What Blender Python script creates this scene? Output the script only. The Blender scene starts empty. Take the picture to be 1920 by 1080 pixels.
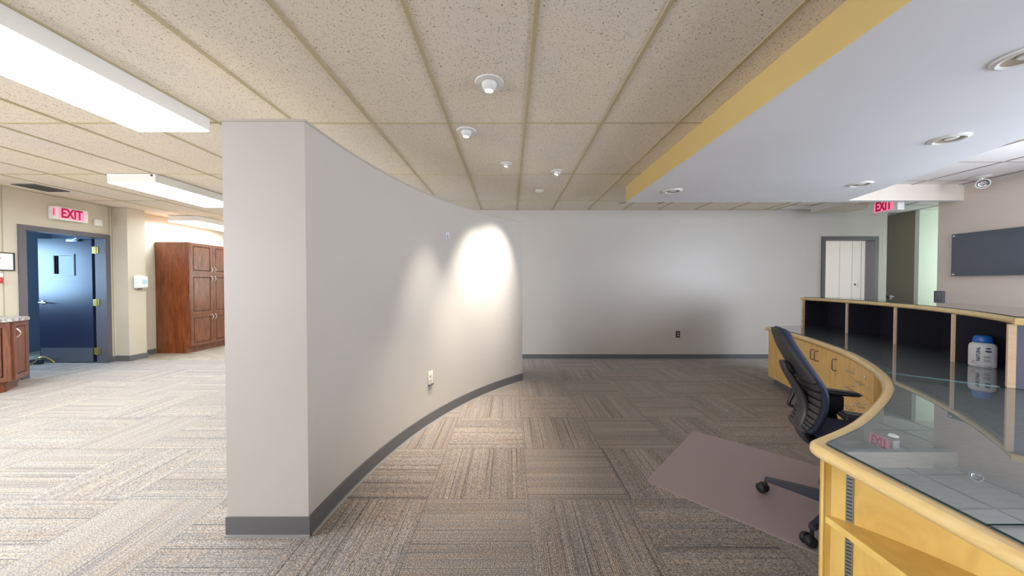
import bpy, bmesh, math, random
from mathutils import Vector, Matrix
R = math.radians
random.seed(4)
scene = bpy.context.scene
C = scene.collection

# ------------------------------------------------------------------ camera
cam_d = bpy.data.cameras.new('camera'); cam = bpy.data.objects.new('camera', cam_d); C.objects.link(cam)
cam.location = (0, 0, 1.30)
cam.rotation_euler = (R(90 - 0.95), 0, 0)
cam_d.sensor_width = 36; cam_d.lens = 36 * 615 / 1920
cam_d.shift_x = 4.5 / 1920; cam_d.shift_y = 3.2 / 1920
cam_d.clip_start = 0.02; cam_d.clip_end = 200
scene.camera = cam
# ------------------------------------------------------------------ world and exposure
w = bpy.data.worlds.new('world'); scene.world = w; w.use_nodes = True
bg = w.node_tree.nodes['Background']; bg.inputs[0].default_value = (0.55, 0.72, 1.0, 1); bg.inputs[1].default_value = 1.6
scene.view_settings.view_transform = 'Standard'; scene.view_settings.look = 'None'
scene.view_settings.gamma = 1; scene.view_settings.use_curve_mapping = False
scene.view_settings.exposure = 0.45
# ------------------------------------------------------------------ lights (daylight from out-of-view windows, plus added fill lamps)
def area(name, loc, target, sx, sy, power, col):
    d = bpy.data.lights.new(name, 'AREA'); d.shape = 'RECTANGLE'; d.size = sx; d.size_y = sy
    d.energy = power; d.color = col
    o = bpy.data.objects.new(name, d); C.objects.link(o); o.location = loc
    o.rotation_euler = (Vector(target) - Vector(loc)).to_track_quat('-Z', 'Y').to_euler()
    return o
area('daylight_entrance_glazing', (5.72, 1.0, 1.55), (0, 2.6, 1.9), 3.6, 1.5, 190, (0.80, 0.88, 1.0))
area('daylight_front_window', (3.3, -3.35, 1.55), (2.4, 0, 2.1), 2.6, 1.5, 30, (0.84, 0.90, 1.0))
area('daylight_lounge_window', (-5.4, -3.35, 1.5), (-5.9, 0, 1.2), 1.9, 1.7, 50, (0.92, 0.95, 1.0))
area('daylight_lounge_side_window', (-6.50, -.9, 1.5), (0, .6, 1.15), 3.4, 1.5, 150, (0.95, 0.97, 1.0))
area('daylight_vestibule_window', (-9.10, 4.6, 1.55), (-7.3, 4.8, 1.6), 1.3, 1.0, 60, (0.40, 0.68, 1.0))
area('far_room_fill', (5.05, 6.5, 1.5), (7.0, 6.4, 1.3), 1.0, 1.6, 8, (1.0, 1.0, 1.0))  # added fill that brightens the white side wall; no window here
area('far_kitchen_fill', (-3.6, 8.4, 1.6), (-6.2, 7.0, 1.3), 2.2, 1.4, 25, (1.0, 0.97, 0.9))  # added fill for the far end of the lounge; no window here
area('hall_fill', (8.6, 4.6, 1.6), (8.0, 5.7, 1.6), 1.0, 1.4, 26, (0.80, 1.0, 0.88))  # added greenish fill on the hall walls; no window here
def spot(loc, tgt, power, ang, blend, col=(1, 0.93, 0.82)):
    d = bpy.data.lights.new('eyeball_lamp', 'SPOT'); d.energy = power; d.spot_size = R(ang); d.spot_blend = blend
    d.color = col; d.shadow_soft_size = 0.03
    o = bpy.data.objects.new('eyeball_lamp', d); C.objects.link(o); o.location = loc
    o.rotation_euler = (Vector(tgt) - Vector(loc)).to_track_quat('-Z', 'Y').to_euler()
SPOTS = [((-.130, 2.117), (-.34, 2.45, 0.0), 150, 48),
         ((-.364, 2.780), (-.60, 3.0, 0.0), 130, 46),
         ((-.037, 3.525), (-.36, 3.62, 0.5), 105, 58),
         ((.547, 3.760), (-.30, 3.86, 1.2), 190, 58)]
HC = 2.584      # ceiling height
for (x, y), tg, p, a in SPOTS:
    v = (Vector(tg) - Vector((x, y, HC - .02))).normalized()
    spot(Vector((x, y, HC - .02)) + v * .085, tg, p, a, 1.0)

# ------------------------------------------------------------------ materials
def mat(name, col, rough=.5, metal=0, coat=0, coat_rough=.03, spec=.5, emit=None, emit_s=0, alpha=1, trans=0):
    m = bpy.data.materials.new(name); m.use_nodes = True
    b = m.node_tree.nodes['Principled BSDF']
    b.inputs['Base Color'].default_value = (*col, 1); b.inputs['Roughness'].default_value = rough
    b.inputs['Metallic'].default_value = metal; b.inputs['Coat Weight'].default_value = coat
    b.inputs['Coat Roughness'].default_value = coat_rough
    b.inputs['Specular IOR Level'].default_value = spec
    b.inputs['Transmission Weight'].default_value = trans
    if emit: b.inputs['Emission Color'].default_value = (*emit, 1); b.inputs['Emission Strength'].default_value = emit_s
    return m
def N(m, t, **kw):
    n = m.node_tree.nodes.new(t)
    for k, v in kw.items(): setattr(n, k, v)
    return n
def L(m, a, b): m.node_tree.links.new(a, b)
def bsdf(m): return m.node_tree.nodes['Principled BSDF']
def ramp(m, stops, interp='LINEAR'):
    n = N(m, 'ShaderNodeValToRGB'); cr_ = n.color_ramp; cr_.interpolation = interp
    while len(cr_.elements) < len(stops): cr_.elements.new(.5)
    for e, (p, c) in zip(cr_.elements, stops): e.position = p; e.color = (*c, 1)
    return n
def math_(m, op, a=None, b=None, c=None):
    n = N(m, 'ShaderNodeMath', operation=op)
    for i, v in enumerate((a, b, c)):
        if v is None: continue
        if isinstance(v, (int, float)): n.inputs[i].default_value = v
        else: L(m, v, n.inputs[i])
    return n.outputs[0]
def pos(m, scale=(1, 1, 1), off=(0, 0, 0)):
    g = N(m, 'ShaderNodeNewGeometry'); mp = N(m, 'ShaderNodeMapping')
    L(m, g.outputs['Position'], mp.inputs[0]); mp.inputs['Scale'].default_value = scale; mp.inputs['Location'].default_value = off
    return mp.outputs[0]
def bump(m, h, strength, dist=.002):
    b = N(m, 'ShaderNodeBump'); b.inputs['Strength'].default_value = strength; b.inputs['Distance'].default_value = dist
    L(m, h, b.inputs['Height']); L(m, b.outputs[0], bsdf(m).inputs['Normal'])

def paint(name, col, rough=.45, spec=.35):
    m = mat(name, col, rough, spec=spec)
    n = N(m, 'ShaderNodeTexNoise'); n.inputs['Scale'].default_value = 260; n.inputs['Detail'].default_value = 2
    L(m, pos(m), n.inputs['Vector']); bump(m, n.outputs[0], .12, .001)
    n2 = N(m, 'ShaderNodeTexNoise'); n2.inputs['Scale'].default_value = 1.3; L(m, pos(m), n2.inputs['Vector'])
    r = ramp(m, [(.3, tuple(c * .96 for c in col)), (.7, col)]); L(m, n2.outputs[0], r.inputs[0]); L(m, r.outputs[0], bsdf(m).inputs['Base Color'])
    return m
M_wall = paint('wall_paint_greige', (.56, .52, .48), .38)
M_wallc = paint('wall_paint_cream', (.60, .53, .42), .5)
M_wallr = paint('wall_paint_taupe', (.74, .64, .56), .5)
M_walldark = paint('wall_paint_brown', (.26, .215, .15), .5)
M_wallgreen = paint('wall_paint_pale', (.70, .74, .66), .5)
M_white = paint('wall_panel_white', (.82, .80, .76), .5)
M_soffit = paint('soffit_white_paint', (.84, .84, .87), .5)
M_yellow = paint('soffit_side_yellow_paint', (.70, .53, .22), .5)
M_beam = paint('bulkhead_cream_paint', (.80, .72, .63), .5)
M_base = mat('rubber_baseboard_grey', (.13, .13, .135), .38)
M_baselip = mat('baseboard_toe_grey', (.30, .29, .28), .4)
M_frame = mat('door_frame_grey_paint', (.115, .105, .12), .4)
M_door = mat('door_dark_blue_paint', (.018, .022, .055), .30, spec=.7)
M_kick = mat('kick_plate_steel', (.20, .20, .23), .35, metal=.7)
M_brass = mat('brass', (.72, .52, .16), .3, metal=1)
M_chrome = mat('chrome', (.75, .75, .76), .15, metal=1)
M_nickel = mat('satin_nickel', (.72, .69, .64), .28, metal=1)
M_darkmetal = mat('dark_wire_metal', (.12, .10, .09), .35, metal=.8)
M_whitepl = mat('white_plastic', (.80, .80, .77), .35)
M_fix = mat('light_housing_white', (.80, .78, .75), .45)
M_ivory = mat('ivory_plastic', (.80, .76, .62), .35)
M_brownpl = mat('brown_plastic', (.045, .03, .025), .35)
M_black = mat('black_plastic', (.012, .012, .014), .42)
M_hole = mat('dark_opening', (.01, .01, .01), .8)
M_greypl = mat('grey_plastic', (.12, .12, .14), .5)
M_lensoff = mat('unlit_lens', (.62, .56, .47), .4)
M_em_fl = mat('fluorescent_lens', (.9, .9, .9), .4, emit=(.84, .94, 1.0), emit_s=28)
M_em_sp = mat('halogen_lamp_glow', (1, 1, 1), .3, emit=(1, .93, .78), emit_s=12)
M_glow_white = mat('white_part_glow', (1, 1, 1), .3, emit=(1, 1, 1), emit_s=.8)  # not a lamp: glow added to a white screw and the ceiling sensor

def tile_mat():
    m = mat('fissured_ceiling_tile', (.6, .5, .4), .9, spec=.1)
    p = pos(m)
    v = N(m, 'ShaderNodeTexNoise'); v.inputs['Scale'].default_value = 135; v.inputs['Detail'].default_value = 3; v.inputs['Distortion'].default_value = 1.2
    L(m, p, v.inputs['Vector'])
    r = ramp(m, [(0, (.10, .085, .06)), (.335, (.10, .085, .06)), (.385, (.86, .785, .68)), (1, (.92, .85, .74))]); L(m, v.outputs[0], r.inputs[0])
    v2 = N(m, 'ShaderNodeTexNoise'); v2.inputs['Scale'].default_value = .9; L(m, p, v2.inputs['Vector'])
    r2 = ramp(m, [(.35, (.93, .93, .95)), (.65, (1, .985, .93))]); L(m, v2.outputs[0], r2.inputs[0])
    mx = N(m, 'ShaderNodeMix', data_type='RGBA', blend_type='MULTIPLY'); mx.inputs['Factor'].default_value = 1
    L(m, r.outputs[0], mx.inputs['A']); L(m, r2.outputs[0], mx.inputs['B']); L(m, mx.outputs['Result'], bsdf(m).inputs['Base Color'])
    bump(m, v.outputs[0], .5, .002)
    return m
M_tile = tile_mat()
M_tbar = mat('ceiling_grid_yellowed', (.52, .44, .27), .45)
M_tbar2 = mat('ceiling_grid_grey', (.42, .38, .36), .45)
M_tilewhite = mat('smooth_ceiling_tile', (.86, .82, .80), .85, spec=.15)

def carpet_mat():
    # quarter-turned 0.609 m loop-pile carpet tiles
    m = mat('striped_carpet_tile', (.2, .18, .16), .95, spec=.12)
    T = .609
    g = N(m, 'ShaderNodeNewGeometry'); s = N(m, 'ShaderNodeSeparateXYZ'); L(m, g.outputs['Position'], s.inputs[0])
    X = math_(m, 'SUBTRACT', s.outputs[0], .111); Y = math_(m, 'SUBTRACT', s.outputs[1], 1.964)
    xi = math_(m, 'FLOOR', math_(m, 'DIVIDE', X, T)); yi = math_(m, 'FLOOR', math_(m, 'DIVIDE', Y, T))
    par = math_(m, 'FLOORED_MODULO', math_(m, 'ADD', xi, yi), 2.0) if False else math_(m, 'ABSOLUTE', math_(m, 'MODULO', math_(m, 'ADD', xi, yi), 2.0))
    # across = coordinate across the stripes, along = coordinate along them
    mx = N(m, 'ShaderNodeMix', data_type='FLOAT'); L(m, par, mx.inputs[0]); L(m, s.outputs[1], mx.inputs[2]); L(m, s.outputs[0], mx.inputs[3])
    my = N(m, 'ShaderNodeMix', data_type='FLOAT'); L(m, par, my.inputs[0]); L(m, s.outputs[0], my.inputs[2]); L(m, s.outputs[1], my.inputs[3])
    seed = math_(m, 'ADD', math_(m, 'MULTIPLY', xi, 7.31), math_(m, 'MULTIPLY', yi, 3.77))
    def coords(sa, sb):
        c = N(m, 'ShaderNodeCombineXYZ'); L(m, math_(m, 'MULTIPLY', mx.outputs[0], sa), c.inputs[0]); L(m, math_(m, 'MULTIPLY', my.outputs[0], sb), c.inputs[1]); L(m, seed, c.inputs[2])
        return c.outputs[0]
    def noise(v, d=2, sc=1):
        n = N(m, 'ShaderNodeTexNoise'); n.inputs['Scale'].default_value = sc; n.inputs['Detail'].default_value = d; L(m, v, n.inputs['Vector']); return n.outputs[0]
    lines = noise(coords(120, .5), 1.5)
    band = noise(coords(13, .3), 2)
    fleck = noise(coords(210, 150), 1)
    fleck2 = noise(coords(120, 70), 1)
    hue = noise(coords(34, 3), 2)
    rowmod = noise(coords(40, 1.2), 1)
    rows = math_(m, 'MULTIPLY', math_(m, 'SINE', math_(m, 'MULTIPLY', mx.outputs[0], 2 * math.pi / .0100)), math_(m, 'MULTIPLY', rowmod, .42))
    rowc = math_(m, 'ADD', rows, 1.0)
    base = ramp(m, [(.30, (.235, .197, .172)), (.5, (.275, .235, .205)), (.70, (.32, .275, .235))]); L(m, band, base.inputs[0])
    ln = ramp(m, [(.30, (.34, .33, .35)), (.385, (.86, .85, .85)), (.55, (1, 1, 1)), (.72, (1.10, 1.08, 1.05))]); L(m, lines, ln.inputs[0])
    fl = ramp(m, [(.30, (.38, .36, .36)), (.5, (1.0, 1.0, 1.0)), (.70, (1.75, 1.68, 1.58))]); L(m, fleck, fl.inputs[0])
    f2 = ramp(m, [(.32, (.92, .96, 1.04)), (.5, (1, 1, 1)), (.68, (1.06, 1.0, .95))]); L(m, fleck2, f2.inputs[0])
    hu = ramp(m, [(.35, (.93, .96, 1.03)), (.52, (1, 1, 1)), (.68, (1.06, 1.0, .94))]); L(m, hue, hu.inputs[0])
    out = base.outputs[0]
    for r in (ln, fl, f2, hu):
        x = N(m, 'ShaderNodeMix', data_type='RGBA', blend_type='MULTIPLY'); x.inputs['Factor'].default_value = 1
        L(m, out, x.inputs['A']); L(m, r.outputs[0], x.inputs['B']); out = x.outputs['Result']
    vm = N(m, 'ShaderNodeVectorMath', operation='SCALE'); L(m, out, vm.inputs[0]); L(m, rowc, vm.inputs['Scale']); out = vm.outputs[0]
    # seams
    fx = math_(m, 'PINGPONG', X, T / 2); fy = math_(m, 'PINGPONG', Y, T / 2)
    fx = math_(m, 'ABSOLUTE', fx); fy = math_(m, 'ABSOLUTE', fy)
    sx = math_(m, 'PINGPONG', math_(m, 'ADD', X, 100 * T), T); sy = math_(m, 'PINGPONG', math_(m, 'ADD', Y, 100 * T), T)
    ex = math_(m, 'MINIMUM', sx, math_(m, 'SUBTRACT', T, sx)); ey = math_(m, 'MINIMUM', sy, math_(m, 'SUBTRACT', T, sy))
    e = math_(m, 'LESS_THAN', math_(m, 'MINIMUM', ex, ey), .0022)
    x = N(m, 'ShaderNodeMix', data_type='RGBA'); L(m, math_(m, 'MULTIPLY', e, .55), x.inputs[0]); L(m, out, x.inputs['A']); x.inputs['B'].default_value = (.06, .055, .05, 1)
    L(m, x.outputs['Result'], bsdf(m).inputs['Base Color'])
    h = math_(m, 'ADD', lines, math_(m, 'MULTIPLY', fleck, .8)); bump(m, h, .6, .003)
    bsdf(m).inputs['Sheen Weight'].default_value = .25; bsdf(m).inputs['Sheen Roughness'].default_value = .5
    return m
M_carpet = carpet_mat()

def vinyl_mat():
    m = mat('pale_stone_vinyl', (.5, .45, .36), .35)
    n = N(m, 'ShaderNodeTexNoise'); n.inputs['Scale'].default_value = 5; n.inputs['Detail'].default_value = 5; L(m, pos(m, (1, 2.5, 1)), n.inputs['Vector'])
    r = ramp(m, [(.3, (.22, .18, .12)), (.5, (.42, .37, .29)), (.7, (.55, .52, .46))]); L(m, n.outputs[0], r.inputs[0]); L(m, r.outputs[0], bsdf(m).inputs['Base Color'])
    return m
M_vinyl = vinyl_mat()

def wood(name, c0, c1, c2, scale=(3, 3, .6), rough=.35, coat=.2, det=4, dist=1.5):
    m = mat(name, c1, rough, coat=coat, coat_rough=.15)
    n = N(m, 'ShaderNodeTexNoise'); n.inputs['Scale'].default_value = 3; n.inputs['Detail'].default_value = det; n.inputs['Distortion'].default_value = dist
    L(m, pos(m, scale), n.inputs['Vector'])
    r = ramp(m, [(.28, c0), (.5, c1), (.72, c2)]); L(m, n.outputs[0], r.inputs[0]); L(m, r.outputs[0], bsdf(m).inputs['Base Color'])
    return m
M_maple = wood('maple_veneer', (.86, .50, .15), (.93, .59, .20), (.95, .64, .25), (3, 3, 1.2))
M_mapleedge = wood('maple_nosing', (.80, .54, .22), (.87, .63, .28), (.90, .69, .35), (2, 2, 8), .3, .3)
M_mapleend = wood('maple_veneer_end', (.74, .46, .12), (.86, .58, .17), (.90, .65, .23), (2, 2, .8), .35, .25, 5, 2)
M_maplepale = wood('maple_pale_edge', (.84, .58, .36), (.88, .64, .42), (.90, .68, .46), (2, 2, 6), .4, .1)
M_cherry = wood('cherry_laminate', (.10, .022, .006), (.19, .048, .014), (.27, .08, .022), (5, 5, .7), .28, .25)
M_cherrydoor = wood('cherry_door', (.12, .045, .028), (.20, .075, .045), (.27, .105, .06), (7, 7, .9), .33, .25)
M_groove = mat('cherry_groove_dark', (.045, .014, .008), .5)
def laminate():
    m = mat('dark_grey_linen_laminate', (.1, .1, .1), .4)
    n = N(m, 'ShaderNodeTexNoise'); n.inputs['Scale'].default_value = 22; n.inputs['Detail'].default_value = 5; L(m, pos(m, (1, 3, 1)), n.inputs['Vector'])
    r = ramp(m, [(.3, (.23, .235, .25)), (.7, (.31, .315, .33))]); L(m, n.outputs[0], r.inputs[0]); L(m, r.outputs[0], bsdf(m).inputs['Base Color'])
    return m
M_lam = laminate()
M_navy = mat('navy_black_laminate', (.017, .015, .026), .6)
M_bluegrey = mat('blue_grey_panel', (.16, .17, .235), .5)
M_toe = mat('toe_kick_grey', (.16, .165, .18), .5)
def granite():
    m = mat('mottled_grey_counter', (.4, .38, .36), .3)
    n = N(m, 'ShaderNodeTexNoise'); n.inputs['Scale'].default_value = 30; n.inputs['Detail'].default_value = 4; L(m, pos(m), n.inputs['Vector'])
    r = ramp(m, [(.38, (.16, .13, .12)), (.5, (.42, .39, .37)), (.62, (.62, .6, .58))]); L(m, n.outputs[0], r.inputs[0]); L(m, r.outputs[0], bsdf(m).inputs['Base Color'])
    return m
M_granite = granite()
def glass(name, tint, ior=1.5, refl=1.0):
    m = bpy.data.materials.new(name); m.use_nodes = True; nt = m.node_tree
    nt.nodes.remove(nt.nodes['Principled BSDF']); out = nt.nodes['Material Output']
    t = N(m, 'ShaderNodeBsdfTransparent'); t.inputs[0].default_value = (*tint, 1)
    g = N(m, 'ShaderNodeBsdfGlossy'); g.inputs['Roughness'].default_value = .004
    f = N(m, 'ShaderNodeFresnel'); f.inputs[0].default_value = ior; gg = N(m, 'ShaderNodeNewGeometry'); front_ = math_(m, 'SUBTRACT', 1.0, gg.outputs['Backfacing'])
    mx = N(m, 'ShaderNodeMixShader'); L(m, math_(m, 'MINIMUM', math_(m, 'MULTIPLY', math_(m, 'MULTIPLY', f.outputs[0], refl), front_), 1.0), mx.inputs[0]); L(m, t.outputs[0], mx.inputs[1]); L(m, g.outputs[0], mx.inputs[2]); L(m, mx.outputs[0], out.inputs[0])
    return m
M_glass = glass('clear_glass_sheet', (.96, .985, .98), 1.55, 1.5)
M_glassedge = mat('glass_edge_dark_teal', (.02, .05, .05), .15)
M_glassjoint = mat('glass_joint_edge_cyan', (.35, .55, .58), .15)
M_winglass = glass('window_glass', (.97, .98, .98), 1.45)
def mat_vinyl():
    m = mat('translucent_mauve_vinyl', (.47, .37, .37), .38, spec=.4)
    nt = m.node_tree; out = nt.nodes['Material Output']
    t = N(m, 'ShaderNodeBsdfTransparent'); t.inputs[0].default_value = (.95, .88, .88, 1)
    mx = N(m, 'ShaderNodeMixShader'); mx.inputs[0].default_value = .8
    L(m, t.outputs[0], mx.inputs[1]); L(m, bsdf(m).outputs[0], mx.inputs[2]); L(m, mx.outputs[0], out.inputs[0])
    return m
M_matv = mat_vinyl()
M_fabric = mat('charcoal_blue_fabric', (.026, .032, .062), .75, spec=.3)
M_chair = mat('chair_dark_grey_plastic', (.045, .042, .045), .42)
M_chairblk = mat('chair_black_plastic', (.012, .012, .018), .4)
M_chairmet = mat('chair_base_dark', (.035, .035, .05), .35)

# ------------------------------------------------------------------ mesh helpers
def finish(name, bm, mats, parent=None, smooth=True, ang=32):
    bm.normal_update()
    if smooth:
        for f in bm.faces: f.smooth = True
        for e in bm.edges:
            e.smooth = not (len(e.link_faces) == 2 and e.calc_face_angle(0) > R(ang)) and len(e.link_faces) == 2
    me = bpy.data.meshes.new(name); bm.to_mesh(me); bm.free()
    if not isinstance(mats, (list, tuple)): mats = [mats]
    for m in mats: me.materials.append(m)
    o = bpy.data.objects.new(name, me); C.objects.link(o)
    if parent: o.parent = parent
    return o
def tag(o, label=None, cat=None, group=None, kind=None):
    if label: o['label'] = label
    if cat: o['category'] = cat
    if group: o['group'] = group
    if kind: o['kind'] = kind
    return o
def empty(name, loc=(0, 0, 0), rz=0, **kw):
    o = bpy.data.objects.new(name, None); C.objects.link(o); o.location = loc; o.rotation_euler = (0, 0, rz)
    o.empty_display_size = .1
    return tag(o, **kw)
def new(): return bmesh.new()
def box(bm, x0, x1, y0, y1, z0, z1, bev=0, mi=0, mtx=None):
    r = bmesh.ops.create_cube(bm, size=1)
    vs = r['verts']
    for v in vs:
        v.co = Vector((x0 + (v.co.x + .5) * (x1 - x0), y0 + (v.co.y + .5) * (y1 - y0), z0 + (v.co.z + .5) * (z1 - z0)))
    fs = list({f for v in vs for f in v.link_faces})
    if bev:
        es = list({e for v in vs for e in v.link_edges})
        b = bmesh.ops.bevel(bm, geom=es, offset=bev, segments=2, profile=.6, affect='EDGES')
        fs = list({f for v in b['verts'] for f in v.link_faces} | {f for f in fs if f.is_valid}); vs = list({v for f in fs for v in f.verts})
    for f in fs: f.material_index = mi
    if mtx is not None:
        for v in vs: v.co = mtx @ v.co
    return vs
def prism(bm, pts, z0, z1, mi=0, side_mi=None):
    n = len(pts)
    a = [bm.verts.new((p[0], p[1], z0)) for p in pts]; b = [bm.verts.new((p[0], p[1], z1)) for p in pts]
    area_ = sum(pts[i][0] * pts[(i + 1) % n][1] - pts[(i + 1) % n][0] * pts[i][1] for i in range(n))
    fb = bm.faces.new(a if area_ < 0 else a[::-1]); ft = bm.faces.new(b if area_ > 0 else b[::-1])
    fb.material_index = ft.material_index = mi
    for i in range(n):
        j = (i + 1) % n
        f = bm.faces.new((a[i], a[j], b[j], b[i]) if area_ > 0 else (a[j], a[i], b[i], b[j]))
        f.material_index = mi if side_mi is None else (side_mi(i) if callable(side_mi) else side_mi)
    bmesh.ops.triangulate(bm, faces=[fb, ft])
def tube(bm, path, rad, seg=10, mi=0, closed=False, flat=None):
    path = [Vector(p) for p in path]; n = len(path); rings = []
    rads = rad if isinstance(rad, (list, tuple)) else [rad] * n
    up = Vector((0, 0, 1)); prev = None
    for i, p in enumerate(path):
        t = (path[(i + 1) % n] - path[i - 1]) if closed else (path[min(i + 1, n - 1)] - path[max(i - 1, 0)])
        t.normalize()
        if prev is None:
            a = t.cross(up)
            if a.length < .1: a = t.cross(Vector((1, 0, 0)))
        else: a = prev - t * prev.dot(t)
        a.normalize(); prev = a; b = t.cross(a)
        r = rads[i]; ra, rb = (r, r) if not isinstance(r, tuple) else r
        rings.append([bm.verts.new(p + a * math.cos(2 * math.pi * k / seg) * ra + b * math.sin(2 * math.pi * k / seg) * rb) for k in range(seg)])
    m = n if closed else n - 1
    for i in range(m):
        A, B = rings[i], rings[(i + 1) % n]
        for k in range(seg):
            f = bm.faces.new((A[k], A[(k + 1) % seg], B[(k + 1) % seg], B[k])); f.material_index = mi
    if not closed:
        bm.faces.new(rings[0]).material_index = mi; bm.faces.new(rings[-1][::-1]).material_index = mi
    bmesh.ops.recalc_face_normals(bm, faces=bm.faces[:]) if n < 60 else None
def lathe(bm, prof, seg=28, mtx=None, mi=0, sx=1, sy=1):
    rings = []; caps = []
    for r, z in prof:
        rings.append([bm.verts.new((max(r, 1e-5) * math.cos(2 * math.pi * k / seg) * sx, max(r, 1e-5) * math.sin(2 * math.pi * k / seg) * sy, z)) for k in range(seg)])
    fs = []
    for A, B in zip(rings, rings[1:]):
        for k in range(seg): fs.append(bm.faces.new((A[k], A[(k + 1) % seg], B[(k + 1) % seg], B[k])))
    for f in fs: f.material_index = mi
    if mtx is not None:
        for r in rings:
            for v in r: v.co = mtx @ v.co
    bmesh.ops.recalc_face_normals(bm, faces=fs)
def align(loc, direction):
    return Matrix.Translation(Vector(loc)) @ Vector(direction).to_track_quat('Z', 'Y').to_matrix().to_4x4()
def catmull(P, n=12):
    P = [Vector(p) for p in P]; P = [2 * P[0] - P[1]] + P + [2 * P[-1] - P[-2]]; out = []
    for i in range(1, len(P) - 2):
        a, b, c, d = P[i - 1:i + 3]
        for k in range(n):
            t = k / n; out.append(.5 * ((2 * b) + (c - a) * t + (2 * a - 5 * b + 4 * c - d) * t * t + (3 * b - a - 3 * c + d) * t ** 3))
    out.append(P[-2]); return out
class Curve2:
    """polyline by arc length; the normal is on the right of the direction of travel"""
    def __init__(s, pts):
        s.p = [Vector((p[0], p[1])) for p in pts]; s.s = [0]
        for a, b in zip(s.p, s.p[1:]): s.s.append(s.s[-1] + (b - a).length)
        s.len = s.s[-1]; n = len(s.p); s.n = []
        for i in range(n):
            t = (s.p[min(i + 1, n - 1)] - s.p[max(i - 1, 0)]).normalized(); s.n.append(Vector((t.y, -t.x)))
    def at(s, q, off=0):
        q = max(0, min(s.len, q)); i = 0
        while i < len(s.s) - 2 and s.s[i + 1] < q: i += 1
        t = (q - s.s[i]) / (s.s[i + 1] - s.s[i]); n = (s.n[i].lerp(s.n[i + 1], t)).normalized()
        return s.p[i].lerp(s.p[i + 1], t) + n * off, n
    def run(s, a, b, off=0, step=.05):
        k = max(2, int((b - a) / step) + 1)
        return [s.at(a + (b - a) * i / (k - 1), off)[0] for i in range(k)]
def slab(bm, cv, s0, s1, z0, z1, o0, o1, step=.05, mi=0):
    prism(bm, cv.run(s0, s1, o0, step) + cv.run(s0, s1, o1, step)[::-1], z0, z1, mi)
def sweep(bm, path, prof, mi=0, caps=True):
    """path 2D points; prof = closed list of (offset to the right of travel, z)"""
    c = Curve2(path); rings = []
    for p, n in zip(c.p, c.n): rings.append([bm.verts.new((p.x + n.x * o, p.y + n.y * o, z)) for o, z in prof])
    fs = []
    for A, B in zip(rings, rings[1:]):
        for k in range(len(prof)): fs.append(bm.faces.new((A[k], A[(k + 1) % len(prof)], B[(k + 1) % len(prof)], B[k])))
    if caps: fs.append(bm.faces.new(rings[0])); fs.append(bm.faces.new(rings[-1][::-1]))
    for f in fs: f.material_index = mi
    bmesh.ops.recalc_face_normals(bm, faces=fs)
def S(name, bm, m, parent=None, smooth=False, **k):
    o = finish(name, bm, m, parent, smooth, **k)
    if not parent: o['kind'] = 'structure'
    return o
def bx(name, m, *a, parent=None, bev=0, smooth=None):
    bm = new(); box(bm, *a, bev=bev); return finish(name, bm, m, parent, smooth=bool(bev) if smooth is None else smooth)
def text_obj(name, s, size, extr, m, mtx, parent=None, sx=1.0, bold=0.0):
    cu = bpy.data.curves.new(name, 'FONT'); cu.body = s; cu.size = size; cu.extrude = extr; cu.align_x = 'CENTER'; cu.align_y = 'CENTER'; cu.offset = bold
    t = bpy.data.objects.new('tmp', cu); C.objects.link(t); bpy.context.view_layer.update()
    me = bpy.data.meshes.new_from_object(t.evaluated_get(bpy.context.evaluated_depsgraph_get()))
    bpy.data.objects.remove(t); me.transform(mtx @ Matrix.Diagonal((sx, 1, 1, 1))); me.name = name
    me.materials.clear(); me.materials.append(m)
    o = bpy.data.objects.new(name, me); C.objects.link(o)
    if parent: o.parent = parent
    return o

# ================================================================== THE SETTING
XL, XR, YR, YB = -6.65, 5.86, 5.68, -3.5
# floor
bm = new(); box(bm, -9.6, 9.6, YB - .2, YR - .1, -.1, 0); box(bm, -1.2, 9.6, YR - .1, 9.2, -.1, 0); S('floor', bm, M_carpet)
bm = new(); box(bm, -9.6, -1.2, YR - .1, 9.2, -.1, .001); S('floor_vinyl', bm, M_vinyl)
# ceilings
bm = new(); box(bm, -9.6, 4.58, YB - .2, 9.2, HC + .004, HC + .1); S('ceiling', bm, M_tile)
bm = new(); box(bm, 4.58, 9.6, YB - .2, 9.2, HC + .004, HC + .1); S('ceiling_reception', bm, M_tilewhite)
bm = new()
for k in range(-11, 8):
    x = .127 + .61 * k; box(bm, x - .012, x + .012, YB, 9, HC - .002, HC + .006)
for k in range(-4, 6):
    y = 2.635 + 1.22 * k; box(bm, -6.65, 4.58, y - .006, y + .006, HC - .0015, HC + .006)
S('ceiling_grid', bm, M_tbar)
bm = new()
for x in (4.58, 5.19, 5.80, 6.41, 7.02): box(bm, x - .010, x + .010, YB, 8, HC - .002, HC + .006)
for k in range(-12, 8):
    y = 3.46 + .63 * k; box(bm, 4.58, 8, y - .009, y + .009, HC - .0015, HC + .006)
S('ceiling_grid_reception', bm, M_tbar2)

# rear wall with the doorway
DX0, DX1, DZ = 5.435, 6.31, 2.075
bm = new(); box(bm, -3.0, DX0, YR, YR + .12, 0, HC); box(bm, DX1, 6.52, YR, YR + .12, 0, HC); box(bm, DX0, DX1, YR, YR + .12, DZ, HC)
S('wall_rear', bm, M_wall)
bm = new(); box(bm, -3.0, DX0 - .06, YR - .010, YR, 0, .085); box(bm, -3.0, DX0 - .06, YR - .018, YR, 0, .008, mi=1); S('baseboard_rear', bm, [M_base, M_baselip])
bm = new(); box(bm, -3.12, -3.0, YR, 9.2, 0, HC); S('wall_lounge_side', bm, M_wallc)
bm = new(); box(bm, -9.6, -1.2, 9.0, 9.12, 0, HC); S('wall_far', bm, M_wallc)
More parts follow.
